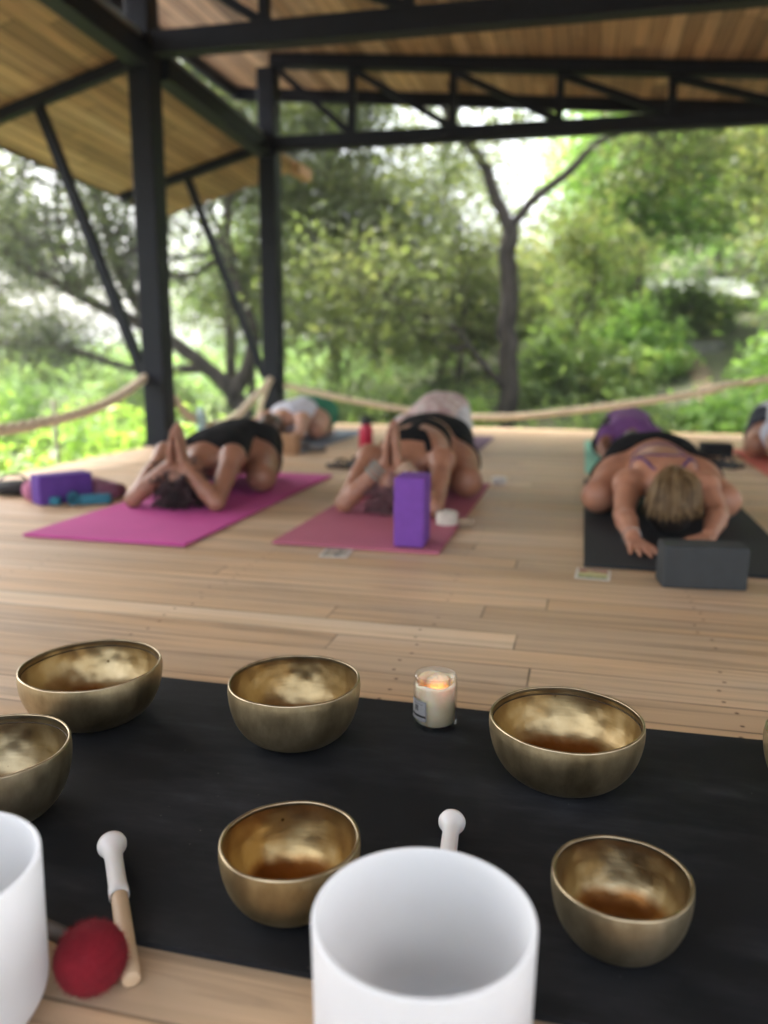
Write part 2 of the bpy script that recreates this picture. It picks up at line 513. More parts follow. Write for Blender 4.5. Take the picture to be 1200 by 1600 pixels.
# ------------------------------------------------------------------ pavilion
PAV = tag(empty('pavilion', (0, 0, 0)), 'open sided pavilion with dark steel posts, trusses and a timber board ceiling', 'pavilion')
def part(name, bm, m, parent, label=None, smooth=False):
    o = link(name, bm_mesh(name, bm, smooth), m, parent)
    if label: o['label'] = label
    return o
RS = -0.088
def roof_z(x): return 3.10 + RS * (x + 2.6)
POSTS = [(-2.80, 5.06), (-2.73, 7.02), (-2.82, 2.6), (-2.82, -0.6), (5.7, 5.06), (5.7, 7.02), (5.7, 2.6), (5.7, -0.6)]
for x, y in POSTS:
    bm = bmesh.new()
    zt = roof_z(x) - 0.11
    add_box(bm, (x - 0.014, y - 0.01, zt / 2 - 0.45), (0.155, 0.155, zt + 0.9), None, 0.006, 1)
    po = part('post', bm, M_steel, PAV)
    bm = bmesh.new()
    add_box(bm, (x + (0.03 if x < 0 else -0.03), y, 0.008), (0.26, 0.26, 0.016), None, 0.003, 1)
    for sx in (-1, 1):
        for sy in (-1, 1):
            add_box(bm, (x + 0.105 * sx + (0.03 if x < 0 else -0.03), y + 0.105 * sy, 0.022), (0.02, 0.02, 0.014), None, 0.003, 1)
    part('base_plate', bm, M_steel, po)

def truss(y, zb, hb, verts, name='truss', xL=-2.7, xR=5.62):
    bm = bmesh.new(); bar(bm, (xL, y, zb + hb / 2), (xR, y, zb + hb / 2), 0.12, hb, bevel=0.004)
    t = part('truss', bm, M_steel, PAV)            # the bottom chord carries the other members
    zt = lambda x: roof_z(x) - 0.055
    bm = bmesh.new(); bar(bm, (xL, y, zt(xL)), (xR, y, zt(xR)), 0.12, 0.10, bevel=0.004)
    part('top_chord', bm, M_steel, t)
    for i, x in enumerate(verts):
        bm = bmesh.new(); bar(bm, (x, y, zb + hb + 0.001), (x, y, zt(x) - 0.052), 0.06, 0.06, up=(0, 1, 0))
        part('strut', bm, M_steel, t)
        x0 = verts[i - 1] if i else xL + 0.03
        bm = bmesh.new(); bar(bm, (x0 + 0.03, y, zt(x0) - 0.07), (x - 0.035, y, zb + hb + 0.02), 0.052, 0.052)
        part('diagonal', bm, M_steel, t)
truss(6.98, 2.335, 0.11, [-1.99, -1.14, -0.29, 0.55, 1.40, 2.25, 3.1, 3.95, 4.8])
truss(5.0, 2.445, 0.13, [-1.97, -1.08, -0.2, 0.68, 1.56, 2.44, 3.32, 4.2, 5.0])
truss(-0.6, 2.445, 0.13, [-1.97, -1.08, -0.2, 0.68, 1.56, 2.44, 3.32, 4.2, 5.0])

# eave beams between the posts on the left, and on the right
for x, ya, yb, za, zb in ((-2.78, -0.8, 4.96, 2.66, 2.44), (-2.76, 5.16, 6.92, 2.425, 2.345), (5.7, -0.8, 4.96, 2.25, 2.25), (5.7, 5.16, 6.92, 2.25, 2.25)):
    bm = bmesh.new(); bar(bm, (x, ya, za), (x, yb, zb), 0.13, 0.135, bevel=0.004)
    part('eave_beam', bm, M_steel, PAV)

# side roof: slopes down and out to the left
WS = -0.045
def wing_z(x, y=6.0): return 2.475 - 0.265 * (-2.8 - x) + WS * (y - 6.0)
XI, XO, YA, YB = -2.78, -4.25, -0.9, 7.92
def slab(x0, x1, z0, z1, ya, yb, th, name, mat, parent, ys=0.0):
    bm = bmesh.new()
    vs = [bm.verts.new(p) for p in ((x0, ya, z0), (x1, ya, z1), (x1, yb, z1), (x0, yb, z0), (x0, ya, z0 + th), (x1, ya, z1 + th), (x1, yb, z1 + th), (x0, yb, z0 + th))]
    for v in vs: v.co.z += ys * (v.co.y - 6.0)
    for f in ((0, 1, 2, 3), (4, 5, 6, 7), (0, 1, 5, 4), (1, 2, 6, 5), (2, 3, 7, 6), (3, 0, 4, 7)):
        bm.faces.new([vs[i] for i in f])
    return part(name, bm, mat, parent)
wing = slab(XI, XO, wing_z(XI), wing_z(XO), YA, YB, 0.03, 'side_roof', M_ceil, PAV, WS)
slab(XI + 0.003, XO - 0.04, wing_z(XI) + 0.034, wing_z(XO - 0.04) + 0.034, YA - 0.03, YB + 0.03, 0.03, 'roof_sheet', M_roofing, wing, WS)
bm = bmesh.new(); bar(bm, (XO - 0.012, YA, wing_z(XO, YA) + 0.01), (XO - 0.012, YB, wing_z(XO, YB) + 0.01), 0.02, 0.055)
part('edge_trim', bm, M_steel, wing)
bm = bmesh.new(); bar(bm, (XI + 0.03, YB - 0.25, wing_z(XI, YB) - 0.045), (XI + 0.03, YB + 0.12, wing_z(XI, YB) - 0.045), 0.09, 0.11)
part('purlin_end', bm, M_wood_end, wing)
for y, xp in ((5.06, -2.90), (7.02, -2.83), (2.6, -2.92), (-0.6, -2.92)):
    dz = 0.0 if y > 6 else 0.0
    bm = bmesh.new(); bar(bm, (xp, y, wing_z(xp, y) - 0.042), (XO + 0.05, y, wing_z(XO + 0.05, y) - 0.042), 0.07, 0.07)
    rf = part('rafter', bm, M_steel, PAV)
    xt = xp - 0.70
    bm = bmesh.new(); bar(bm, (xt, y, wing_z(xt, y) - 0.085), (xp - 0.01, y, 0.42), 0.06, 0.06, up=(0, 1, 0))
    part('brace', bm, M_steel, PAV)

# main roof: ceiling boards, sheet on top, dark edge trim
X0, X1, Y0, Y1 = -3.42, 6.6, -0.9, 7.98
mr = slab(X0, X1, roof_z(X0) + 0.002, roof_z(X1) + 0.002, Y0, Y1, 0.03, 'main_roof', M_ceil, PAV)
slab(X0 - 0.05, X1 + 0.05, roof_z(X0 - 0.05) + 0.036, roof_z(X1 + 0.05) + 0.036, Y0 - 0.05, Y1 + 0.05, 0.05, 'roof_sheet', M_roofing, mr)
bm = bmesh.new(); bar(bm, (X0 - 0.025, Y0, roof_z(X0) - 0.03), (X0 - 0.025, Y1, roof_z(X0) - 0.03), 0.05, 0.13)
part('edge_trim', bm, M_steel, mr)
bm = bmesh.new(); bar(bm, (X0, Y1 - 0.03, roof_z(X0) - 0.055), (X1, Y1 - 0.03, roof_z(X1) - 0.055), 0.06, 0.11)
part('rear_beam', bm, M_steel, mr)

# ------------------------------------------------------------------ rope barriers
def rope(name, pts, r, label, tail=None):
    P = smooth_path(pts, 90)
    T = np.gradient(P, axis=0); T /= np.linalg.norm(T, axis=1)[:, None]
    parts_ = []
    L_ = np.cumsum(np.r_[0, np.linalg.norm(np.diff(P, axis=0), axis=1)])
    for k in range(3):
        a = 2 * np.pi * k / 3 + L_ / 0.11 * 2 * np.pi * 0.5
        S = np.cross(T, (0, 0, 1.0)); S /= np.linalg.norm(S, axis=1)[:, None]; U = np.cross(S, T)
        Q = P + r * 0.5 * (np.cos(a)[:, None] * S + np.sin(a)[:, None] * U)
        parts_.append(tube_np(Q, r * 0.56, 8))
    V, F = merge(parts_)
    o = link(name, mesh_np(name, V, F), M_rope)
    tag(o, label, 'rope barrier', 'rope barriers around the deck')
    if tail is not None:
        V, F = tube_np(smooth_path(tail, 20), r * 0.62, 8)
        link('rope_tail', mesh_np('rope_tail', V, F), M_rope, o)
    return o
rope('rope_barrier', [(-2.80, 2.35, 0.44), (-2.78, 2.9, 0.29), (-2.76, 3.4, 0.25), (-2.75, 4.0, 0.285), (-2.77, 4.45, 0.355), (-2.89, 5.03, 0.47)], 0.031,
     'thick beige rope sagging from the near left steel post out of the frame')
rope('rope_barrier', [(-2.75, 5.12, 0.33), (-2.75, 5.35, 0.18), (-2.75, 5.7, 0.085), (-2.75, 6.1, 0.11), (-2.75, 6.45, 0.215), (-2.74, 6.92, 0.40)], 0.031,
     'short beige rope sagging between the two steel posts', [(-2.74, 6.9, 0.38), (-2.72, 6.62, 0.17), (-2.70, 6.45, 0.015)])
rope('rope_barrier', [(-2.63, 6.98, 0.345), (-1.95, 6.98, 0.215), (-1.25, 6.98, 0.12), (-0.66, 6.98, 0.105), (-0.05, 6.98, 0.175), (0.46, 6.98, 0.255), (0.95, 6.98, 0.345), (1.6, 6.98, 0.48), (5.6, 6.98, 1.0)], 0.030,
     'long beige rope curving low along the back edge of the deck')

# ------------------------------------------------------------------ mats
def mat_thing(x0, y0, wd, ln, col, label, rz=0.0, th=0.006, curl=0.0, name='yoga_mat', bmp=0.25, rough=0.75, var=0.08):
    nx, ny = 14, 40
    gx = np.linspace(0, wd, nx); gy = np.linspace(0, ln, ny)
    X, Y = np.meshgrid(gx, gy, indexing='ij')
    r_ = np.random.default_rng(int(abs(x0 * 1000)) + 3)
    Zb = 0.004 + 0.0012 * (np.sin(X * 9 + r_.random() * 6) * np.sin(Y * 5 + r_.random() * 6) + 1)
    if curl: Zb = Zb + curl * np.exp(-Y / 0.05) * (0.4 + 0.6 * np.sin(X * 4) ** 2)
    top = np.stack([X, Y, Zb + th], -1).reshape(-1, 3); bot = np.stack([X, Y, Zb - 0.002], -1).reshape(-1, 3)
    n = nx * ny
    i = np.arange(nx - 1)[:, None]; j = np.arange(ny - 1)[None, :]
    q = np.stack([i * ny + j, (i + 1) * ny + j, (i + 1) * ny + j + 1, i * ny + j + 1], -1).reshape(-1, 4)
    ring = np.r_[np.arange(nx) * ny, (nx - 1) * ny + np.arange(1, ny), (np.arange(nx - 2, -1, -1)) * ny + ny - 1, np.arange(ny - 2, 0, -1)]
    rn = np.roll(ring, -1)
    side = np.stack([ring, ring + n, rn + n, rn], -1)
    me = mesh_np(name, np.concatenate([top, bot]), np.concatenate([q, q[:, ::-1] + n, side]), False)
    o = link(name, me, simple(name + '_foam', col, rough, var, 3.5, bmp, 900, spec=0.25), None, (x0, y0, 0))
    o.rotation_euler[2] = rz
    return tag(o, label, 'yoga mat', 'yoga mats on the deck')
mat_thing(-1.84, 2.33, 0.605, 1.62, (0.52, 0.080, 0.29), 'bright magenta mat under the person with dark curly hair')
mat_thing(-0.975, 2.445, 0.56, 1.45, (0.42, 0.125, 0.18), 'dusty rose mat under the person behind the upright purple block')
mat_thing(0.03, 2.412, 0.63, 1.75, (0.022, 0.024, 0.027), 'charcoal mat under the person with blonde hair')
mat_thing(0.035, 4.44, 0.61, 1.70, (0.26, 0.62, 0.48), 'mint green mat under the person in a purple top')
mat_thing(0.98, 4.10, 0.62, 1.75, (0.60, 0.16, 0.12), 'coral red mat at the right edge of the photo')
mat_thing(-2.30, 4.85, 0.60, 1.55, (0.17, 0.21, 0.27), 'blue grey mat under the person in a white top')
mat_thing(-1.24, 4.62, 0.60, 1.60, (0.17, 0.10, 0.16), 'dull plum mat under the person in a pink and white shirt')
# the big black mat in front, with dusty smears
def black_mat():
    o = mat_thing(-0.84, 0.668, 1.95, 0.652, (0.0065, 0.0072, 0.0085), 'large black mat under the brass bowls and the candle', rz=math.radians(0.3), th=0.005, name='bowl_mat', bmp=0.1, rough=0.72, var=0.2)
    m = o.data.materials[0]; N, L = m.node_tree.nodes, m.node_tree.links; b = N['Principled BSDF']
    v = coords(N, L, (3.0, 9.0, 1))
    no = nd(N, 'ShaderNodeTexNoise'); no.inputs['Scale'].default_value = 1.3; no.inputs['Detail'].default_value = 7; no.inputs['Roughness'].default_value = 0.65
    L.new(v, no.inputs['Vector'])
    r = ramp(N, [(0.46, (0, 0, 0)), (0.58, (0.007, 0.0072, 0.008)), (0.75, (0.026, 0.027, 0.030))]); L.new(no.outputs[0], r.inputs[0])
    old = b.inputs['Base Color'].links[0].from_socket
    c = mixc(N, L, 1.0, old, r.outputs[0], 'ADD')
    vo = nd(N, 'ShaderNodeTexVoronoi'); vo.inputs['Scale'].default_value = 75; L.new(coords(N, L), vo.inputs['Vector'])
    sc_ = N.new('ShaderNodeSeparateColor'); L.new(vo.outputs['Color'], sc_.inputs[0])
    sp_ = math_n(N, L, 'MULTIPLY', math_n(N, L, 'LESS_THAN', vo.outputs['Distance'], 0.06), math_n(N, L, 'GREATER_THAN', sc_.outputs[0], 0.93))
    c = mixc(N, L, sp_, c, (0.16, 0.155, 0.14))
    L.new(c, b.inputs['Base Color'])
    del o['group']
    o['category'] = 'mat'
black_mat()

# ------------------------------------------------------------------ brass bowls
def brass(name, inner, tint):
    m, N, L, b = mat_new(name)
    v = coords(N, L)
    no = nd(N, 'ShaderNodeTexNoise'); no.inputs['Scale'].default_value = 16; no.inputs['Detail'].default_value = 7; no.inputs['Roughness'].default_value = 0.65
    vs = coords(N, L, (1, 1, 0.55)); L.new(vs, no.inputs['Vector'])
    sp = N.new('ShaderNodeSeparateXYZ'); tc = N.new('ShaderNodeTexCoord'); L.new(tc.outputs['Object'], sp.inputs[0])
    if inner:
        r = ramp(N, [(0.26, (0.25, 0.175, 0.085)), (0.42, (0.36, 0.27, 0.145)), (0.58, (0.43, 0.335, 0.19)), (0.75, (0.52, 0.42, 0.26))])
    else:
        r = ramp(N, [(0.27, (0.18, 0.14, 0.085)), (0.43, (0.32, 0.255, 0.155)), (0.57, (0.44, 0.36, 0.23)), (0.76, (0.62, 0.525, 0.36))])
    L.new(no.outputs[0], r.inputs[0])
    c = r.outputs[0]
    if inner:
        # coppery water-stained floor of the bowl
        n3 = nd(N, 'ShaderNodeTexNoise'); n3.inputs['Scale'].default_value = 22; n3.inputs['Detail'].default_value = 4; L.new(v, n3.inputs['Vector'])
        zz = math_n(N, L, 'ADD', sp.outputs[2], math_n(N, L, 'MULTIPLY', math_n(N, L, 'SUBTRACT', n3.outputs[0], 0.5), 0.022))
        mr_ = nd(N, 'ShaderNodeMapRange'); mr_.inputs['From Min'].default_value = 0.014; mr_.inputs['From Max'].default_value = 0.024; L.new(zz, mr_.inputs['Value'])
        c = mixc(N, L, mr_.outputs[0], mixc(N, L, 1.0, c, (0.62, 0.36, 0.20), 'MULTIPLY'), c)
        # dark spots
        vo = nd(N, 'ShaderNodeTexVoronoi'); vo.inputs['Scale'].default_value = 55; L.new(v, vo.inputs['Vector'])
        vr = nd(N, 'ShaderNodeMapRange'); vr.inputs['From Min'].default_value = 0.10; vr.inputs['From Max'].default_value = 0.17; L.new(vo.outputs['Distance'], vr.inputs['Value'])
        sepc = N.new('ShaderNodeSeparateColor'); L.new(vo.outputs['Color'], sepc.inputs[0])
        keep = math_n(N, L, 'GREATER_THAN', 0.90, sepc.outputs[0])
        sm = math_n(N, L, 'MAXIMUM', vr.outputs[0], keep)
        c = mixc(N, L, sm, mixc(N, L, 1.0, c, (0.25, 0.2, 0.15), 'MULTIPLY'), c)
    c = mixc(N, L, 1.0, c, tint, 'MULTIPLY')
    L.new(c, b.inputs['Base Color'])
    b.inputs['Metallic'].default_value = 1.0
    rr = nd(N, 'ShaderNodeMapRange'); rr.inputs['To Min'].default_value = 0.22 if inner else 0.30; rr.inputs['To Max'].default_value = 0.46 if inner else 0.58
    n4 = nd(N, 'ShaderNodeTexNoise'); n4.inputs['Scale'].default_value = 60; n4.inputs['Detail'].default_value = 6; n4.inputs['Roughness'].default_value = 0.7; L.new(v, n4.inputs['Vector'])
    L.new(math_n(N, L, 'ADD', math_n(N, L, 'MULTIPLY', no.outputs[0], 0.6), math_n(N, L, 'MULTIPLY', n4.outputs[0], 0.4)), rr.inputs['Value']); L.new(rr.outputs[0], b.inputs['Roughness'])
    # hammer facets
    vh = nd(N, 'ShaderNodeTexVoronoi', feature='SMOOTH_F1'); vh.inputs['Scale'].default_value = 38 if inner else 30; vh.inputs['Smoothness'].default_value = 0.6
    L.new(v, vh.inputs['Vector'])
    n2 = nd(N, 'ShaderNodeTexNoise'); n2.inputs['Scale'].default_value = 9; L.new(v, n2.inputs['Vector'])
    sv = coords(N, L, (22, 22, 260)); n5 = nd(N, 'ShaderNodeTexNoise'); n5.inputs['Scale'].default_value = 1.0; n5.inputs['Detail'].default_value = 4; L.new(sv, n5.inputs['Vector'])
    hh = math_n(N, L, 'ADD', math_n(N, L, 'ADD', math_n(N, L, 'MULTIPLY', vh.outputs['Distance'], 0.7), n2.outputs[0]), math_n(N, L, 'MULTIPLY', n5.outputs[0], 0.05))
    bp = nd(N, 'ShaderNodeBump'); bp.inputs['Strength'].default_value = 0.5 if inner else 0.25; bp.inputs['Distance'].default_value = 0.006
    L.new(hh, bp.inputs['Height']); L.new(bp.outputs[0], b.inputs['Normal'])
    return m
BRASS = {k: (brass('brass_patina_' + k, False, t), brass('brass_inside_' + k, True, t)) for k, t in
         (('gold', (1.06, 0.98, 0.80)), ('brown', (1.0, 0.96, 0.86)), ('grey', (0.95, 0.97, 0.98)))}
M_lip = simple('brass_lip', (0.45, 0.36, 0.23), 0.32, 0.25, 40, metal=1.0)

def bowl(x, y, D, H_, label, seed=0, tone='brown', groove=False):
    R = D / 2; th = 0.0034
    r0 = R * 0.42
    n = 26
    prof = [(0.0001, 0.0), (r0 * 0.5, 0.0), (r0 * 0.85, 0.0006)]
    for t in np.linspace(0.0, 1.0, n):
        a = t * math.pi / 2 * 1.07
        rr = r0 + (R - r0) * math.sin(min(a, math.pi / 2)) ** 0.9 - max(0, a - math.pi / 2) * R * 0.10
        zz = H_ * (1 - math.cos(t * math.pi / 2) ** 1.05) * 0.995 if t < 1 else H_
        prof.append((rr, 0.001 + zz * 0.999))
    inner_ = [(max(r - th, 0.0001), z + th * (1.0 - z / H_)) for r, z in prof[::-1]][1:]
    def wob(V):
        # hand beaten: never quite round, rim never quite level
        a = np.arctan2(V[:, 1], V[:, 0]); V = V.copy()
        k = 1 + .0055 * np.sin(2 * a + seed) + .0030 * np.sin(3 * a + 2 * seed) + .0012 * np.sin(11 * a + seed)
        V[:, :2] *= k[:, None]
        V[:, 2] *= 1 + .010 * np.sin(a + seed * 2) + .006 * np.sin(3 * a + seed) + .003 * np.sin(8 * a)
        return V
    mo, mi = BRASS[tone]
    V, F = lathe_np(prof, 120)
    o = link('singing_bowl', mesh_np('singing_bowl', wob(V), F), mo, None, (x, y, 0.0105))
    o.rotation_euler = (0, 0, seed * 1.7)
    V, F = lathe_np(inner_, 120)
    link('inside', mesh_np('inside', wob(V), F), mi, o)
    Rr, Zr = prof[-1]
    a = np.linspace(0, 2 * np.pi, 13)
    V, F = lathe_np([(Rr - th / 2 + (th / 2 + 0.0003) * math.cos(q), Zr - 0.0008 + (th / 2) * math.sin(q)) for q in a], 120)
    link('rim', mesh_np('rim', wob(V), F), M_lip, o)
    if groove:
        V, F = lathe_np([(Rr - th - 0.0002 + 0.0009 * math.cos(q), Zr - 0.0115 + 0.0008 * math.sin(q)) for q in a], 120)
        link('engraved_line', mesh_np('engraved_line', wob(V), F), M_groove, o)
    return tag(o, label, 'singing bowl', 'brass singing bowls on the black mat')
M_groove = simple('dark_tarnish', (0.05, 0.035, 0.02), 0.5, 0.3, 60, metal=0.6)
bowl(-0.783, 1.135, 0.234, 0.094, 'wide brass bowl at the far left corner of the black mat', 1, 'brown', True)
bowl(-0.735, 0.838, 0.196, 0.098, 'brass bowl cut off by the left edge of the photo, behind a white crystal bowl', 2, 'grey', True)
bowl(-0.425, 1.150, 0.212, 0.098, 'brass bowl at the back of the mat, left of the candle jar', 3, 'brown', False)
bowl(0.001, 1.130, 0.223, 0.092, 'large brass bowl at the back of the mat, right of the candle jar', 4, 'brown', True)
bowl(-0.292, 0.768, 0.157, 0.078, 'small brass bowl just behind the middle white crystal bowl, dark spots inside', 5, 'gold', False)
bowl(0.066, 0.797, 0.146, 0.074, 'small brass bowl right of the middle white crystal bowl', 6, 'grey', False)
bowl(0.374, 1.150, 0.200, 0.095, 'sliver of a brass bowl at the right edge of the photo', 7, 'brown', False)

# ------------------------------------------------------------------ white crystal bowls
def crystal_mat():
    m, N, L, b = mat_new('frosted_quartz')
    v = coords(N, L)
    no = nd(N, 'ShaderNodeTexNoise'); no.inputs['Scale'].default_value = 5; no.inputs['Detail'].default_value = 8; L.new(v, no.inputs['Vector'])
    r = ramp(N, [(0.28, (0.68, 0.685, 0.695)), (0.5, (0.77, 0.773, 0.78)), (0.75, (0.82, 0.82, 0.825))]); L.new(no.outputs[0], r.inputs[0]); L.new(r.outputs[0], b.inputs['Base Color'])
    b.inputs['Roughness'].default_value = 0.45
    b.inputs['Subsurface Weight'].default_value = 0.7; b.inputs['Subsurface Radius'].default_value = (0.05, 0.05, 0.05); b.inputs['Subsurface Scale'].default_value = 1.0
    n2 = nd(N, 'ShaderNodeTexNoise'); n2.inputs['Scale'].default_value = 700; L.new(v, n2.inputs['Vector'])
    bp = nd(N, 'ShaderNodeBump'); bp.inputs['Strength'].default_value = 0.12; bp.inputs['Distance'].default_value = 0.001
    L.new(n2.outputs[0], bp.inputs['Height']); L.new(bp.outputs[0], b.inputs['Normal'])
    return m
M_crystal = crystal_mat()
def crystal(x, y, D, H_, label):
    R = D / 2; th = 0.0048
    out = [(0.0001, 0)] + [(R * 0.62 * s, 0.0) for s in (0.5, 0.85)]
    for t in np.linspace(0, 1, 14):
        a = t * math.pi / 2
        out.append((R * 0.62 + R * 0.36 * math.sin(a), R * 0.40 * (1 - math.cos(a))))
    out += [(R * (0.98 + 0.02 * t), R * 0.40 + (H_ - R * 0.40) * t) for t in (0.3, 0.6, 0.9, 0.985)]
    lipc = [(R - th / 2 + th / 2 * math.cos(a), H_ - 0.002 + th / 2 * math.sin(a)) for a in np.linspace(0.1, math.pi - 0.1, 9)]
    inn = [(max(r - th, 0.0001), z + th * max(0, 1 - z / (R * 0.5))) for r, z in out[::-1]]
    V, F = lathe_np(out + lipc + inn, 96)
    o = link('crystal_bowl', mesh_np('crystal_bowl', V, F), M_crystal, None, (x, y, 0.0005))
    return tag(o, label, 'crystal bowl', 'white crystal bowls in the foreground')
crystal(-0.106, 0.586, 0.187, 0.164, 'white frosted crystal bowl in the middle of the foreground')
crystal(-0.551, 0.538, 0.187, 0.164, 'white frosted crystal bowl cut off by the left edge of the photo')

# ------------------------------------------------------------------ mallets
M_pale_wood = simple('pale_wood', (0.60, 0.43, 0.27), 0.5, 0.15, 20)
M_silicone = simple('white_rubber', (0.74, 0.71, 0.67), 0.4, 0.05, 20, sss=0.2)
def lathe_along(profile, a, b, n=32):
    """profile (r, distance from a towards b)"""
    V, F = lathe_np(profile, n)
    s, u, d = basis_from(np.array(b, float) - np.array(a, float))
    W = V[:, :1] * s + V[:, 1:2] * u + V[:, 2:3] * d + np.array(a, float)
    return W, F
def mallet(a, b, label):
    """a: bare wooden end, b: white head end"""
    L_ = float(np.linalg.norm(np.array(b) - np.array(a)))
    root = empty('mallet', a)
    off = np.array(a, float)
    V, F = lathe_along([(0.0001, 0), (0.0075, 0.0), (0.0092, 0.0015), (0.0095, 0.02), (0.0092, L_ * 0.6), (0.0085, L_ - 0.01), (0.0001, L_ - 0.009)], a, b)
    link('stick', mesh_np('stick', V - off, F), M_pale_wood, root)
    p = [(0.0098, L_ * 0.56), (0.0112, L_ * 0.562), (0.0112, L_ * 0.62), (0.0104, L_ * 0.66), (0.0104, L_ * 0.86), (0.0112, L_ * 0.91), (0.0145, L_ * 0.955),
         (0.0172, L_ * 0.975), (0.0176, L_ * 0.995), (0.0165, L_ * 1.012), (0.012, L_ * 1.022), (0.0001, L_ * 1.024)]
    V, F = lathe_along(p, a, b)
    link('rubber_head', mesh_np('rubber_head', V - off, F), M_silicone, root)
    return tag(root, label, 'mallet', 'white headed mallets on the black mat')
mallet((-0.404, 0.617, 0.0105), (-0.533, 0.790, 0.029), 'mallet with white head and bare wooden stick lying beside the red felt ball')
mallet((-0.120, 0.760, 0.021), (-0.136, 0.945, 0.027), 'white headed mallet poking out behind the middle crystal bowl')

def felt_mallet():
    root = empty('felt_mallet', (-0.443, 0.610, 0.0005))
    n = 3000
    ball = [('e', (0, 0, 0.034), (0.0345, 0.0330, 0.0335), rotz(0.5), 0.001)]
    def bump(X, Y, Z): return 0.0005 * np.sin(140 * X + 3 * np.sin(60 * Z)) * np.sin(120 * Y + 1) * np.sin(130 * Z)
    me = sdf_mesh('felt_ball', ball, 0.0016, bump=bump)
    link('felt_ball', me, simple('red_felt', (0.22, 0.005, 0.014), 0.97, 0.16, 45, 0.9, 900, sheen=0.0), root)
    # loose fibres
    r_ = np.random.default_rng(3)
    u = r_.normal(size=(5000, 3)); u /= np.linalg.norm(u, axis=1)[:, None]
    P = u * np.array([0.0345, 0.033, 0.0335]) + (0, 0, 0.034)
    d = u * 0.5 + r_.normal(size=u.shape) * 0.6; d /= np.linalg.norm(d, axis=1)[:, None]
    s = np.cross(d, u); s /= np.linalg.norm(s, axis=1)[:, None] + 1e-9
    L_ = r_.uniform(0.002, 0.0062, (5000, 1)); wd = 0.00016
    V = np.stack([P - s * wd, P + s * wd, P + d * L_ + s * wd * 0.4, P + d * L_ - s * wd * 0.4], 1).reshape(-1, 3)
    F = np.arange(20000).reshape(-1, 4)
    fz = link('fuzz', mesh_np('fuzz', V, F), simple('red_fuzz', (0.25, 0.008, 0.018), 1.0, 0.2, 70), root)
    fz['kind'] = 'stuff'
    V, F = lathe_along([(0.0001, 0), (0.008, 0), (0.009, 0.004), (0.0085, 0.09), (0.007, 0.15), (0.0001, 0.152)], (-0.022, 0.018, 0.030), (-0.15, 0.065, 0.010))
    link('handle', mesh_np('handle', V, F), simple('dark_wood', (0.055, 0.035, 0.024), 0.7, 0.2, 20), root)
    tag(root, 'mallet with a fuzzy dark red felt ball, its handle hidden by the left crystal bowl', 'mallet')
felt_mallet()

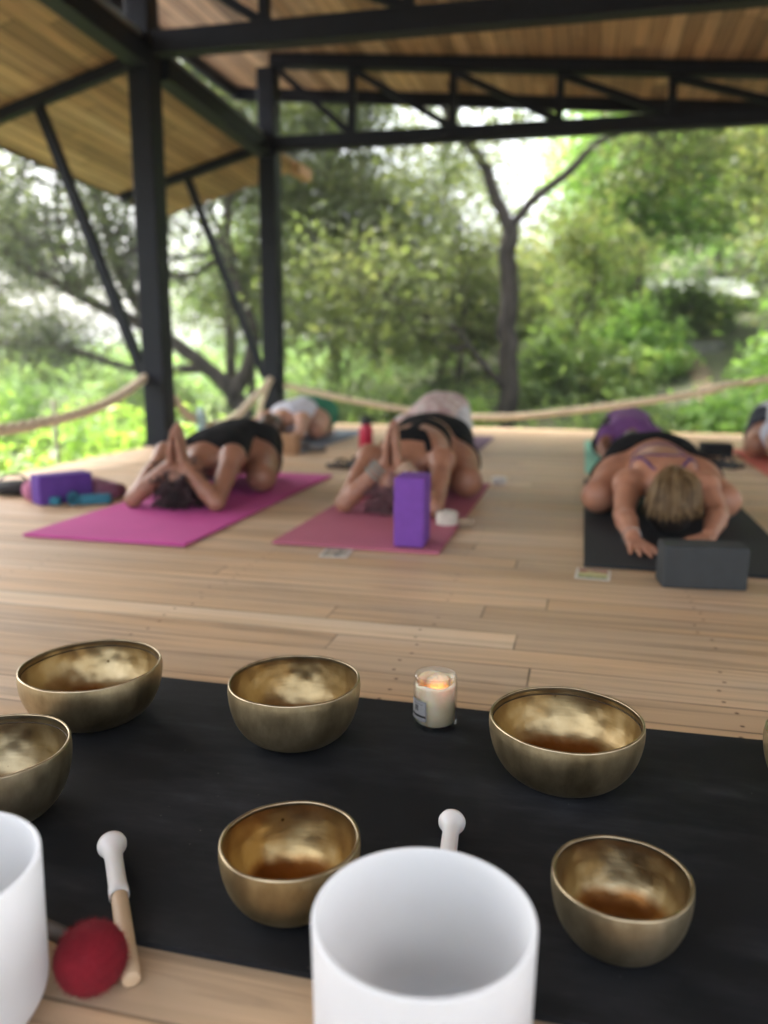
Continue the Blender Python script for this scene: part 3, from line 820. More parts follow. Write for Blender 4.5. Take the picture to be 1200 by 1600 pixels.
# ------------------------------------------------------------------ candle
def candle():
    x, y = -0.2135, 1.252
    root = empty('candle_jar', (x, y, 0.0105), 0.0)
    R, H_ = 0.0365, 0.0895
    out = [(0.0001, 0.0), (R - 0.004, 0.0), (R - 0.001, 0.0015), (R, 0.004), (R, H_ - 0.017), (R - 0.0012, H_ - 0.0135), (R - 0.0028, H_ - 0.011), (R - 0.0030, H_ - 0.0085),
           (R - 0.0012, H_ - 0.0065), (R - 0.0012, H_ - 0.002), (R - 0.002, H_ - 0.0005), (R - 0.003, H_), (R - 0.0042, H_ - 0.001)]
    inn = [(R - 0.0045, H_ - 0.004), (R - 0.0050, H_ - 0.010), (R - 0.0035, H_ - 0.016), (R - 0.0028, H_ - 0.02), (R - 0.0028, 0.009), (R - 0.006, 0.0062), (0.0001, 0.006)]
    V, F = lathe_np(out + inn, 64)
    m, N, L, b = mat_new('clear_glass')
    tp = N.new('ShaderNodeBsdfTransparent'); tp.inputs[0].default_value = (0.95, 0.965, 0.96, 1)
    gl = N.new('ShaderNodeBsdfGlossy'); gl.inputs['Roughness'].default_value = 0.04
    no = nd(N, 'ShaderNodeTexNoise'); no.inputs['Scale'].default_value = 30; L.new(coords(N, L), no.inputs['Vector'])
    bp = nd(N, 'ShaderNodeBump'); bp.inputs['Strength'].default_value = 0.06; bp.inputs['Distance'].default_value = 0.002; L.new(no.outputs[0], bp.inputs['Height']); L.new(bp.outputs[0], gl.inputs['Normal'])
    fr = N.new('ShaderNodeLayerWeight'); fr.inputs['Blend'].default_value = 0.5
    fo = math_n(N, L, 'ADD', math_n(N, L, 'MULTIPLY', math_n(N, L, 'POWER', fr.outputs['Facing'], 2.6), 0.75), 0.05)
    mx = N.new('ShaderNodeMixShader'); L.new(fo, mx.inputs[0]); L.new(tp.outputs[0], mx.inputs[1]); L.new(gl.outputs[0], mx.inputs[2])
    L.new(mx.outputs[0], N['Material Output'].inputs['Surface'])
    link('glass_jar', mesh_np('glass_jar', V, F), m, root)
    # wax with a melted hollow and a ragged wall
    mw, N, L, b = mat_new('candle_wax')
    no = nd(N, 'ShaderNodeTexNoise'); no.inputs['Scale'].default_value = 40; no.inputs['Detail'].default_value = 4; L.new(coords(N, L), no.inputs['Vector'])
    r = ramp(N, [(0.3, (0.62, 0.50, 0.34)), (0.7, (0.70, 0.59, 0.43))]); L.new(no.outputs[0], r.inputs[0]); L.new(r.outputs[0], b.inputs['Base Color'])
    b.inputs['Roughness'].default_value = 0.4; b.inputs['Subsurface Weight'].default_value = 0.9
    b.inputs['Subsurface Radius'].default_value = (0.014, 0.008, 0.004); b.inputs['Subsurface Scale'].default_value = 1.0
    rw = R - 0.0031
    n = 64
    a = np.linspace(0, 2 * np.pi, n, endpoint=False)
    rings = []
    wall = 0.0775 + 0.004 * np.sin(a + 0.6) + 0.0025 * np.sin(3 * a + 1)
    for rr, zz in ((0.0001, 0.0066), (rw - 0.004, 0.0066), (rw, 0.010)):
        rings.append(np.stack([rr * np.cos(a), rr * np.sin(a), np.full(n, zz)], -1))
    rings.append(np.stack([rw * np.cos(a), rw * np.sin(a), wall], -1))
    for fr, dz in ((0.93, 0.001), (0.80, -0.006), (0.66, -0.019), (0.45, -0.024), (0.2, -0.025), (0.001, -0.025)):
        wob = 1 + 0.08 * np.sin(2 * a + 4 * fr) + 0.05 * np.sin(5 * a)
        rr = rw * fr * (wob if fr < 0.9 else 1)
        rings.append(np.stack([rr * np.cos(a), rr * np.sin(a), (wall if fr > 0.75 else np.full(n, 0.0740)) + dz], -1))
    V = np.concatenate(rings); mR = len(rings)
    i = np.arange(mR - 1)[:, None]; j = np.arange(n)[None, :]; jn = (j + 1) % n
    F = np.stack([i * n + j, i * n + jn, (i + 1) * n + jn, (i + 1) * n + j], -1).reshape(-1, 4)
    link('wax', mesh_np('wax', V, F), mw, root)
    # torn lump of wax standing at the back of the hollow
    lump = [('e', (0.004, 0.014, 0.070), (0.015, 0.008, 0.014), None, 0.006), ('e', (0.014, 0.012, 0.072), (0.008, 0.007, 0.012), None, 0.006), ('e', (-0.008, 0.012, 0.066), (0.010, 0.008, 0.012), None, 0.006)]
    link('wax_lump', sdf_mesh('wax_lump', lump, 0.0014, bump=lambda X, Y, Z: 0.0012 * np.sin(500 * X) * np.sin(420 * Y + 1) * np.sin(450 * Z)), mw, root)
    V, F = tube_np([(0, -0.002, 0.041), (0.0006, -0.002, 0.047), (0.001, -0.0015, 0.051)], 0.0008, 8)
    wk = link('wick', mesh_np('wick', V, F), simple('charred_wick', (0.02, 0.015, 0.01), 0.9), root)
    V, F = lathe_np([(0.0001, 0), (0.0022, 0.002), (0.003, 0.006), (0.0022, 0.012), (0.001, 0.017), (0.0001, 0.020)], 16)
    mf, N, L, b = mat_new('flame')
    em = N.new('ShaderNodeEmission'); em.inputs[0].default_value = (1.0, 0.42, 0.10, 1); em.inputs[1].default_value = 0.9
    L.new(em.outputs[0], N['Material Output'].inputs['Surface'])
    link('flame', mesh_np('flame', V * 0.6 + np.array((0.001, -0.0015, 0.0495)), F), mf, wk)
    # lamp light of the flame itself
    ld = bpy.data.lights.new('flame_light', 'POINT'); ld.energy = 0.006; ld.color = (1.0, 0.42, 0.10); ld.shadow_soft_size = 0.004
    lo_ = bpy.data.objects.new('flame_light', ld); COL.objects.link(lo_); lo_.parent = root; lo_.location = (0.001, -0.004, 0.054)
    # paper label wrapped round the left front
    def arc(a0, a1, z0, z1, r, n_=24):
        aa = np.linspace(a0, a1, n_)
        V_ = np.concatenate([np.stack([r * np.cos(aa), r * np.sin(aa), np.full(n_, z)], -1) for z in (z0, z1)])
        k = np.arange(n_ - 1)
        return V_, np.stack([k, k + 1, n_ + k + 1, n_ + k], -1)
    c0 = math.radians(-129)
    w_ = 0.62
    V, F = arc(c0 - w_, c0 + w_ * 0.72, 0.017, 0.052, R + 0.0004)
    lb = link('label', mesh_np('label', V, F), simple('label_paper', (0.28, 0.275, 0.27), 0.5, 0.1, 60), root)
    ink = simple('label_ink', (0.015, 0.015, 0.016), 0.5)
    inkg = simple('label_grey_ink', (0.11, 0.105, 0.11), 0.5)
    ps = [arc(c0 - w_, c0 + w_ * 0.70, 0.0235, 0.0275, R + 0.0007)]
    for q in (-0.16, -0.10, -0.04, 0.02):
        ps.append(arc(c0 + q - 0.05, c0 + q - 0.02, 0.0335, 0.0415, R + 0.0007, 3))
    ps.append(arc(c0 - 0.23, c0 + 0.02, 0.0412, 0.0425, R + 0.0007, 6))
    V, F = merge(ps); link('label_print', mesh_np('label_print', V, F), ink, lb)
    ps = []
    for q in np.linspace(-0.35, 0.2, 9):
        ps.append(arc(c0 + q, c0 + q + 0.035 + 0.015 * math.sin(q * 40), 0.0450 + 0.001 * math.sin(q * 31), 0.0472, R + 0.0007, 3))
    for q in np.linspace(-0.45, 0.33, 14):
        ps.append(arc(c0 + q, c0 + q + 0.035, 0.0198, 0.0210, R + 0.0007, 3))
    ps += [arc(c0 - w_, c0 + w_ * 0.70, 0.0510, 0.0516, R + 0.0007), arc(c0 - w_, c0 + w_ * 0.70, 0.0174, 0.0180, R + 0.0007), arc(c0 + w_ * 0.66, c0 + w_ * 0.69, 0.018, 0.051, R + 0.0007, 3)]
    V, F = merge(ps); link('label_border', mesh_np('label_border', V, F), inkg, lb)
    tag(root, 'lit cream candle in a glass jar with a grey label on the black mat', 'candle')
candle()

# ------------------------------------------------------------------ yoga blocks and small things
def block(x, y, z, s, rz, col, label, rot=None, bev=0.008):
    bm = bmesh.new(); add_box(bm, (0, 0, s[2] / 2), s, None, bev, 3)
    o = link('yoga_block', bm_mesh('yoga_block', bm, True), simple('block_foam', col, 0.8, 0.07, 30, 0.25, 700, spec=0.25), None, (x, y, z))
    o.rotation_euler[2] = rz
    md = None
    return tag(o, label, 'yoga block', 'foam yoga blocks')
block(-0.522, 2.545, 0.0125, (0.098, 0.145, 0.226), math.radians(2), (0.17, 0.06, 0.32), 'purple block standing upright on the dusty rose mat')
block(0.343, 2.305, 0.0, (0.222, 0.10, 0.118), math.radians(6), (0.044, 0.047, 0.047), 'dark grey block lying in front of the blonde person')
block(-2.125, 2.960, 0.0, (0.10, 0.226, 0.122), math.radians(-33), (0.11, 0.045, 0.26), 'purple block lying at the far left beside the teal strap')
block(0.85, 5.53, 0.0, (0.19, 0.12, 0.082), math.radians(3), (0.02, 0.021, 0.023), 'black block behind the blonde person, by the dark sandals')
bm = bmesh.new(); add_box(bm, (0, 0, 0.0625), (0.115, 0.09, 0.125), None, 0.006, 3)
tag(link('cork_block', bm_mesh('cork_block', bm, True), simple('cork', (0.36, 0.20, 0.10), 0.85, 0.35, 130, 0.4, 300), None, (-1.79, 4.82, 0.0)), 'brown cork block in front of the person in a white top', 'yoga block')

def strap_roll(x, y, z, R, wd, col, label, rz=0, turns=5, axis='z', name='strap'):
    """a webbing strap rolled up, standing on its edge or lying on its side"""
    n = 40 * turns
    t = np.linspace(0, 1, n); a = t * turns * 2 * np.pi; r = 0.006 + (R - 0.006) * t
    P = np.stack([r * np.cos(a), r * np.sin(a)], -1)
    rn = np.stack([(r + 0.0022) * np.cos(a), (r + 0.0022) * np.sin(a)], -1)
    rows = []
    for q, zz in ((P, 0), (rn, 0), (rn, wd), (P, wd)):
        rows.append(np.column_stack([q, np.full(n, zz)]))
    V = np.stack(rows, 1).reshape(-1, 3)
    k = np.arange(n - 1)[:, None]; j = np.arange(4)[None, :]; jn = (j + 1) % 4
    F = np.stack([k * 4 + j, k * 4 + jn, (k + 1) * 4 + jn, (k + 1) * 4 + j], -1).reshape(-1, 4)
    if axis == 'y':
        V = np.stack([V[:, 0], V[:, 2] - wd / 2, V[:, 1] + R + 0.002], -1)
    V = V @ rotz(rz).T
    o = link(name, mesh_np(name, V, F, False), simple('webbing', col, 0.9, 0.12, 60, 0.6, 500), None, (x, y, z))
    return tag(o, label, 'strap')
r1 = strap_roll(-0.462, 2.88, 0.0125, 0.040, 0.045, (0.62, 0.57, 0.48), 'cream strap rolled up on the dusty rose mat beside the upright purple block')
bm = bmesh.new(); add_box(bm, (0.072, 0.0, 0.012), (0.055, 0.034, 0.022), Matrix.Rotation(0.25, 3, 'Z'), 0.006, 2)
link('loose_end', bm_mesh('loose_end', bm, True), simple('tan_webbing', (0.36, 0.27, 0.18), 0.9, 0.15, 60), r1)
# teal strap: a bundled roll plus a folded length
tr = strap_roll(-2.035, 2.905, 0.0, 0.026, 0.06, (0.03, 0.16, 0.23), 'teal strap rolled up in front of the purple block at the far left', rz=math.radians(35), axis='y')
M_teal = tr.data.materials[0]
bm = bmesh.new()
add_box(bm, (0.075, 0.04, 0.021), (0.13, 0.05, 0.042), Matrix.Rotation(math.radians(30), 3, 'Z'), 0.015, 3)
add_box(bm, (-0.065, -0.03, 0.018), (0.045, 0.04, 0.036), Matrix.Rotation(math.radians(20), 3, 'Z'), 0.014, 3)
link('folded_end', bm_mesh('folded_end', bm, True), M_teal, tr)

def cloth_heap(x, y, col, label, s, name='cloth', seed=1, var=0.2):
    r_ = np.random.default_rng(seed)
    pr_ = []
    for i in range(14):
        p = r_.normal(size=3) * np.array((s[0] * 0.35, s[1] * 0.35, 0)); rr = r_.uniform(0.022, 0.042)
        a = r_.uniform(0, 3.14); l = r_.uniform(0.04, 0.09)
        z = rr * 0.8 + max(0, s[2] * (1 - np.hypot(p[0] / s[0], p[1] / s[1]) * 1.6))
        d = np.array((math.cos(a), math.sin(a), 0)) * l / 2
        pr_.append(('c', p - d + (0, 0, z), p + d + (0, 0, z * 0.8), rr, rr * 0.7, 0.015))
    me = sdf_mesh(name, pr_, 0.006, clip=lambda X, Y, Z: -Z + 0.0 * X + 0.0 * Y,
                  bump=lambda X, Y, Z: 0.004 * np.sin(90 * X + 40 * Y + 3 * np.sin(50 * Y)) + 0 * Z)
    return link(name, me, simple(name + '_fabric', col, 0.9, var, 25, 0.3, 500), None, (x, y, 0.001))
tag(cloth_heap(-2.04, 3.12, (0.17, 0.06, 0.10), '', (0.10, 0.05, 0.02), 'shawl', 4), 'crumpled dark mauve shawl behind the purple block at the far left', 'shawl')
tag(cloth_heap(-2.245, 2.99, (0.42, 0.15, 0.24), '', (0.012, 0.012, 0.02), 'pink_cloth', 5), 'small heap of pink cloth left of the purple block', 'cloth')
# black pouch at the left edge
bp_ = [('e', (0, 0, 0.03), (0.10, 0.06, 0.032), None, 0.02), ('e', (0.05, 0.0, 0.035), (0.06, 0.05, 0.03), None, 0.02)]
po = link('pouch', sdf_mesh('pouch', bp_, 0.006, clip=lambda X, Y, Z: -Z + 0 * X + 0 * Y), simple('black_canvas', (0.02, 0.02, 0.022), 0.8, 0.2, 60), None, (-2.45, 3.05, 0.001))
tag(po, 'black pouch lying on the deck at the left edge of the photo', 'pouch')
V, F = tube_np(smooth_path([(-0.06, 0, 0.06), (-0.02, 0.01, 0.085), (0.05, 0.01, 0.085), (0.10, 0, 0.055)], 16), 0.005, 8)
link('handle', mesh_np('handle', V, F), po.data.materials[0], po)

def bottle(x, y, R, H_, body, cap, label, name='water_bottle', trans=0.0):
    root = empty(name, (x, y, 0.0005))
    V, F = lathe_np([(0.0001, 0), (R * 0.9, 0), (R, 0.006), (R, H_ * 0.66), (R * 0.97, H_ * 0.70), (R * 0.78, H_ * 0.77), (R * 0.68, H_ * 0.80), (R * 0.68, H_ * 0.83), (0.0001, H_ * 0.83)], 32)
    link('bottle_body', mesh_np('bottle_body', V, F), body, root)
    V, F = lathe_np([(0.0001, H_ * 0.80), (R * 0.76, H_ * 0.80), (R * 0.78, H_ * 0.815), (R * 0.78, H_ * 0.93), (R * 0.70, H_ * 0.96), (R * 0.30, H_ * 0.97), (R * 0.28, H_), (0.0001, H_)], 32)
    link('cap', mesh_np('cap', V, F), cap, root)
    V, F = tube_np(smooth_path([(-R * 0.6, 0, H_ * 0.93), (-R * 0.55, 0, H_ * 1.02), (0, 0, H_ * 1.07), (R * 0.55, 0, H_ * 1.02), (R * 0.6, 0, H_ * 0.93)], 18), R * 0.13, 8)
    link('carry_loop', mesh_np('carry_loop', V, F), cap, root)
    return tag(root, label, 'water bottle')
bottle(-1.35, 5.05, 0.044, 0.225, simple('red_enamel', (0.50, 0.02, 0.06), 0.35, 0.08, 20), simple('black_plastic', (0.02, 0.02, 0.022), 0.5), 'pinkish red water bottle with a black cap on the deck between the mats')
bottle(-2.69, 5.42, 0.036, 0.235, simple('pale_blue_plastic', (0.42, 0.62, 0.66), 0.3, 0.1, 10), simple('pale_cap', (0.5, 0.66, 0.68), 0.4), 'pale blue bottle at the left edge of the deck behind the curly haired person')

def sandals(x, y, rz, col, label, name='sandals'):
    root = empty(name, (x, y, 0), rz)
    for sx, a in ((-0.06, 0.15), (0.065, -0.35)):
        sole = [('c', (0, -0.08, 0.011), (0, 0.09, 0.011), 0.03, 0.037, 0.02)]
        R_ = rotz(a)
        me = sdf_mesh('sole', sole, 0.006, clip=lambda X, Y, Z: np.abs(Z - 0.011) - 0.011 + 0 * X + 0 * Y, xf=lambda V: V @ R_.T + (sx, 0, 0.001))
        so = link('sandal', me, simple('sandal_rubber', col, 0.7, 0.2, 40), root)
        ps = []
        for s in (-1, 1):
            q = smooth_path([(s * 0.036, 0.0, 0.014), (s * 0.026, 0.03, 0.045), (0.0, 0.062, 0.04), (0.0, 0.072, 0.016)], 14)
            v, f = tube_np(q, 0.007, 8); ps.append((v @ R_.T + (sx, 0, 0.001), f))
        V, F = merge(ps)
        link('strap', mesh_np('strap', V, F), so.data.materials[0], so)
    return tag(root, label, 'sandals')
sandals(0.81, 4.95, 0.9, (0.02, 0.02, 0.022), 'pair of black sandals on the bare deck right of the mint mat')
sandals(-1.23, 4.32, 1.2, (0.05, 0.04, 0.035), 'pair of dark sandals in front of the red water bottle')
sandals(-1.72, 5.0, 1.9, (0.10, 0.085, 0.075), 'pair of brownish sandals right of the cork block')
# small white lidded tin at the mat's edge
V, F = lathe_np([(0.0001, 0), (0.032, 0), (0.034, 0.002), (0.034, 0.02), (0.0355, 0.021), (0.0355, 0.03), (0.034, 0.033), (0.0001, 0.034)], 32)
tag(link('small_tin', mesh_np('small_tin', V, F), simple('white_tin', (0.72, 0.71, 0.70), 0.35, 0.05, 40), None, (-0.378, 3.95, 0.0005)), 'small round white tin at the back right corner of the dusty rose mat', 'tin')

def card(x, y, wd, ln, rz, cells, label):
    root = bmesh.new(); add_box(root, (0, 0, 0.0012), (wd, ln, 0.0012))
    o = link('picture_card', bm_mesh('picture_card', root), simple('card_stock', (0.66, 0.63, 0.57), 0.5, 0.05, 30), None, (x, y, 0.0006))
    o.rotation_euler[2] = rz
    m, N, L, b = mat_new('card_picture')
    v = coords(N, L, (18, 18, 1)); no = nd(N, 'ShaderNodeTexNoise'); no.inputs['Detail'].default_value = 3; no.inputs['Scale'].default_value = 1.6; L.new(v, no.inputs['Vector'])
    tc = N.new('ShaderNodeTexCoord'); sp = N.new('ShaderNodeSeparateXYZ'); L.new(tc.outputs['Generated'], sp.inputs[0])
    f = math_n(N, L, 'ADD', math_n(N, L, 'MULTIPLY', sp.outputs[cells[1]], 0.8), math_n(N, L, 'MULTIPLY', math_n(N, L, 'SUBTRACT', no.outputs[0], 0.4), 0.8))
    r = ramp(N, cells[0]); L.new(f, r.inputs[0]); L.new(r.outputs[0], b.inputs['Base Color']); b.inputs['Roughness'].default_value = 0.4
    bm = bmesh.new(); add_box(bm, (0, 0, 0.0024), (wd * 0.84, ln * 0.82, 0.0008))
    link('picture', bm_mesh('picture', bm), m, o)
    return tag(o, label, 'card', 'picture cards on the deck')
card(0.056, 2.335, 0.098, 0.118, math.radians(-3), ([(0.0, (0.08, 0.12, 0.05)), (0.35, (0.45, 0.42, 0.16)), (0.6, (0.55, 0.45, 0.25)), (0.75, (0.30, 0.03, 0.03)), (1.0, (0.18, 0.02, 0.02))], 1), 'picture card with a red and yellow image in front of the charcoal mat')
card(-0.735, 2.385, 0.090, 0.110, math.radians(5), ([(0.0, (0.10, 0.09, 0.08)), (0.4, (0.42, 0.36, 0.28)), (0.6, (0.09, 0.08, 0.08)), (0.8, (0.5, 0.45, 0.36)), (1.0, (0.12, 0.1, 0.1))], 0), 'pale picture card with a dark image in front of the dusty rose mat')
# ------------------------------------------------------------------ people
def skin_mat(name, col):
    m, N, L, b = mat_new(name)
    no = nd(N, 'ShaderNodeTexNoise'); no.inputs['Scale'].default_value = 14; no.inputs['Detail'].default_value = 5; L.new(coords(N, L), no.inputs['Vector'])
    r = ramp(N, [(0.3, tuple(c * k for c, k in zip(col, (0.86, 0.80, 0.80)))), (0.7, tuple(c * k for c, k in zip(col, (1.1, 1.1, 1.08))))])
    L.new(no.outputs[0], r.inputs[0]); L.new(r.outputs[0], b.inputs['Base Color'])
    b.inputs['Roughness'].default_value = 0.48
    b.inputs['Subsurface Weight'].default_value = 0.15; b.inputs['Subsurface Radius'].default_value = (0.012, 0.005, 0.003); b.inputs['Subsurface Scale'].default_value = 1.0
    return m

def A(*v): return np.array(v, float)

def hand_prims(wr, f, s, n, spread=0.0, bend=0.1, k=0.005, sc=1.0):
    """wr wrist, f finger direction, s thumb side, n palm normal (fingers bend towards it)"""
    f, s, n = (np.array(v, float) / np.linalg.norm(v) for v in (f, s, n))
    P = []
    offs = (0.029, 0.0095, -0.0095, -0.027); roots = (0.016, 0.006, -0.005, -0.015); ln = (0.071, 0.080, 0.074, 0.057)
    for o, r_, l, i in zip(offs, roots, ln, range(4)):
        kn = wr + f * (0.088 - 0.004 * abs(i - 1)) * sc + s * o * sc
        P.append(('c', wr + s * r_ * sc + f * 0.005, kn, 0.0125 * sc, 0.0105 * sc, 0.010))
        d = f + s * spread * (1.2 - i * 0.8) ; d /= np.linalg.norm(d)
        j1 = kn + d * l * 0.5 * sc
        d2 = d + n * bend; d2 /= np.linalg.norm(d2)
        j2 = j1 + d2 * l * 0.5 * sc
        P.append(('c', kn, j1, 0.0092 * sc, 0.0080 * sc, k)); P.append(('c', j1, j2, 0.0080 * sc, 0.0062 * sc, 0.003))
    t0 = wr + f * 0.018 * sc + s * 0.020 * sc; t1 = t0 + (f * 0.030 + s * 0.026 + n * 0.006) * sc; t2 = t1 + (f * 0.030 + s * 0.010 + n * 0.004) * sc; t3 = t2 + (f * 0.022 + s * 0.003) * sc
    P += [('c', t0, t1, 0.014 * sc, 0.0105 * sc, 0.010), ('c', t1, t2, 0.0105 * sc, 0.009 * sc, 0.004), ('c', t2, t3, 0.009 * sc, 0.007 * sc, 0.003)]
    return P

def childpose_prims(arms, knee=0.22, hip=1.0, plump=1.0, hump=0.0, headx=0.0, chest=1.0, yl=.88):
    g = plump; q = chest
    tor = [('e', (0, .58, .185 + hump), (.158 * g, .135, .115 * g), None, .04),
           ('e', (-.078, .655, .172 + hump), (.098 * g, .105, .108 * g), None, .03), ('e', (.078, .655, .172 + hump), (.098 * g, .105, .108 * g), None, .03),
           ('e', (0, .42, .205 + hump), (.126 * q, .145, .092 * q), None, .05),
           ('e', (0, .26, .190 + hump * .7), (.142 * q, .150, .094 * q), None, .05),
           ('e', (0, .135, .160 + hump * .3), (.150 * q, .105, .074), None, .04)]
    # shoulder blades and spine groove come from small extra volumes
    tor += [('e', (-.072, .19, .215 + hump * .5), (.045, .07, .035), None, .03), ('e', (.072, .19, .215 + hump * .5), (.045, .07, .035), None, .03)]
    neck = [('c', (0, .09, .165), (headx, -.02, .135), .056, .050, .03)]
    head = [('e', (headx, -.095, .108), (.074, .108, .092), None, .03), ('e', (headx, -.035, .075), (.058, .075, .060), None, .03),
            ('c', (headx, -.075, .028), (headx, -.06, .016), .014, .011, .012),
            ('e', (headx - .076, -.065, .095), (.010, .028, .022), None, .006), ('e', (headx + .076, -.065, .095), (.010, .028, .022), None, .006)]
    legs, thigh = [], []
    for s in (-1, 1):
        hp, kn = A(s * .095, .57, .165), A(s * knee, .235, .078)
        mid = hp + (kn - hp) * .45
        th = [('c', hp, mid, .096 * g, .086 * g, .04), ('c', mid, kn, .086 * g, .062 * g, .03)]
        thigh += th
        legs += th + [('c', kn, A(s * (knee * .75), .42, .066), .060, .058 * g, .02), ('c', A(s * (knee * .75), .42, .066), A(s * .12, .63, .045), .058 * g, .034, .02),
                      ('c', A(s * .12, .63, .045), A(s * .08, .78, .026), .032, .022, .02)]
    def sq(y): return y if y < .1 else .1 + (y - .1) * yl
    def cmp_(P):
        out = []
        for p in P:
            if p[0] == 'c':
                out.append(('c', A(p[1][0], sq(p[1][1]), p[1][2]), A(p[2][0], sq(p[2][1]), p[2][2])) + tuple(p[3:]))
            else:
                out.append(('e', A(p[1][0], sq(p[1][1]), p[1][2]), (p[2][0], p[2][1] * (.5 + .5 * yl), p[2][2])) + tuple(p[3:]))
        return out
    tor, legs, thigh = cmp_(tor), cmp_(legs), cmp_(thigh)
    return dict(torso=tor, neck=neck, head=head, legs=legs, thigh=thigh, arms=arms)

def arm(sh, el, wr, g=1.0):
    sh, el, wr = A(*sh), A(*el), A(*wr)
    m1 = sh + (el - sh) * .45; m2 = el + (wr - el) * .3
    return [('c', sh, sh * .98, .056 * g, .056 * g, .03), ('c', sh, m1, .050 * g, .043 * g, .025), ('c', m1, el, .043 * g, .036 * g, .012),
            ('c', el, m2, .035 * g, .038 * g, .012), ('c', m2, wr, .038 * g, .025, .010)]

def prayer_arms(tip_z=0.33):
    P = []
    for s in (-1, 1):
        wr = A(s * .036, -.160, tip_z - 0.158)
        P += arm((s * .150, .055, .185), (s * .178, -.195, .034), wr, .94)
        P += hand_prims(wr + A(-s * .010, 0, .004), (-s * .13, .08, 1), (0, 1, -.1), (-s, 0, 0), 0.02, 0.02)
    return P

class Person:
    def __init__(self, pos, rz, sc, body, skin, label, h=0.006, name='person'):
        self.root = empty('person', pos, rz); self.sc = sc; self.b = body
        tag(self.root, label, 'person')
        pr = body['torso'] + body['neck'] + body['head'] + body['legs'] + body['arms']
        self.xf = lambda V: V * sc
        self.h = h
        cl = lambda X, Y, Z: -(Z - 0.001) + 0 * X + 0 * Y
        link('body', sdf_mesh('body', pr, h, clip=cl, xf=self.xf), skin, self.root)
    def cloth(self, name, prims, t, clip, mat, bump=None, h=None):
        yl = .88
        un = lambda Y: np.where(Y < .1, Y, .1 + (Y - .1) / yl)
        c2 = (lambda X, Y, Z: np.maximum(clip(X, un(Y), Z), -(Z - 0.001))) if clip else (lambda X, Y, Z: -(Z - 0.001) + 0 * X + 0 * Y)
        return link(name, sdf_mesh(name, prims, h or self.h, inflate=t, clip=c2, bump=bump, xf=self.xf), mat, self.root)
    def tube(self, name, pts, r, mat, n=24, sides=8):
        V, F = tube_np(smooth_path(pts, n), r, sides)
        return link(name, mesh_np(name, V * self.sc, F), mat, self.root)

def wrinkle(a=0.0025, f=38.0):
    return lambda X, Y, Z: a * np.sin(f * Y + 1.5 * np.sin(f * .6 * X) + 9 * X) * np.sin(f * .5 * X + 1) + 0 * Z

def hair_mat(name, cols, rough=0.45):
    m, N, L, b = mat_new(name)
    geo = N.new('ShaderNodeNewGeometry')
    k = len(cols); r = ramp(N, [(i / (k - 1), c) for i, c in enumerate(cols)])
    no = nd(N, 'ShaderNodeTexNoise'); no.inputs['Scale'].default_value = 30; L.new(coords(N, L), no.inputs['Vector'])
    L.new(math_n(N, L, 'ADD', math_n(N, L, 'MULTIPLY', geo.outputs['Random Per Island'], .6), math_n(N, L, 'MULTIPLY', no.outputs[0], .4)), r.inputs[0])
    L.new(r.outputs[0], b.inputs['Base Color']); b.inputs['Roughness'].default_value = rough
    return m

def curly_hair(P, mat, rad=(.105, .120, .105), cen=(0, -.085, .105), n=420, seed=2):
    base = [('e', cen, tuple(r * .93 for r in rad), None, .02)]
    hb = P.cloth('hair', base, 0.0, lambda X, Y, Z: Y - 0.02 + 0 * X + 0 * Z, mat, lambda X, Y, Z: .006 * np.sin(95 * X + 2) * np.sin(90 * Y) * np.sin(88 * Z + 1))
    r_ = np.random.default_rng(seed); ps = []
    for i in range(n):
        u = r_.normal(size=3); u /= np.linalg.norm(u)
        if u[1] > .55 or u[2] < -.75: continue
        p = A(*cen) + u * A(*rad) * .92
        d = u * .4 + r_.normal(size=3) * .5 + A(0, -.15, -.45); d /= np.linalg.norm(d)
        s, w_, d = basis_from(d)
        L_ = r_.uniform(.05, .10); t = np.linspace(0, 1, 22); a = t * r_.uniform(2.0, 3.4) * 2 * np.pi
        hr = r_.uniform(.006, .012)
        Q = p + d * (t * L_)[:, None] + hr * (np.cos(a)[:, None] * s + np.sin(a)[:, None] * w_)
        Q[:, 2] = np.maximum(Q[:, 2], .005)
        ps.append(tube_np(Q, np.linspace(.0045, .002, 22), 5))
    V, F = merge(ps)
    cu = link('curls', mesh_np('curls', V * P.sc, F), mat, hb); cu['kind'] = 'stuff'

M_blk = simple('black_jersey', (0.0055, 0.0055, 0.0065), 0.9, 0.25, 40, 0.3, 600, spec=0.2)
# 1: curly haired person on the magenta mat
b1 = childpose_prims(prayer_arms(0.325), .215)
p1 = Person((-1.565, 3.07, .0115), math.radians(2), 1.0, b1, skin_mat('skin_brown', (0.29, 0.14, 0.085)), 'person in a black top bowing on a magenta mat, palms together above dark curls', h=.005)
p1.cloth('tank_top', b1['torso'], .006, lambda X, Y, Z: np.maximum(.105 - .25 * np.abs(X) + .9 * np.maximum(0, np.abs(X) - .075) - Y, Y - .60) + 0 * Z, M_blk, wrinkle())
p1.cloth('shorts', b1['torso'][:4] + b1['thigh'], .009, lambda X, Y, Z: .43 - Y + 0 * X + 0 * Z, M_blk, wrinkle(.003, 30))
curly_hair(p1, hair_mat('dark_curls', [(0.010, 0.005, 0.005), (0.026, 0.011, 0.011), (0.06, 0.022, 0.022)], .55), rad=(.080, .112, .078), cen=(0, -.098, .080))
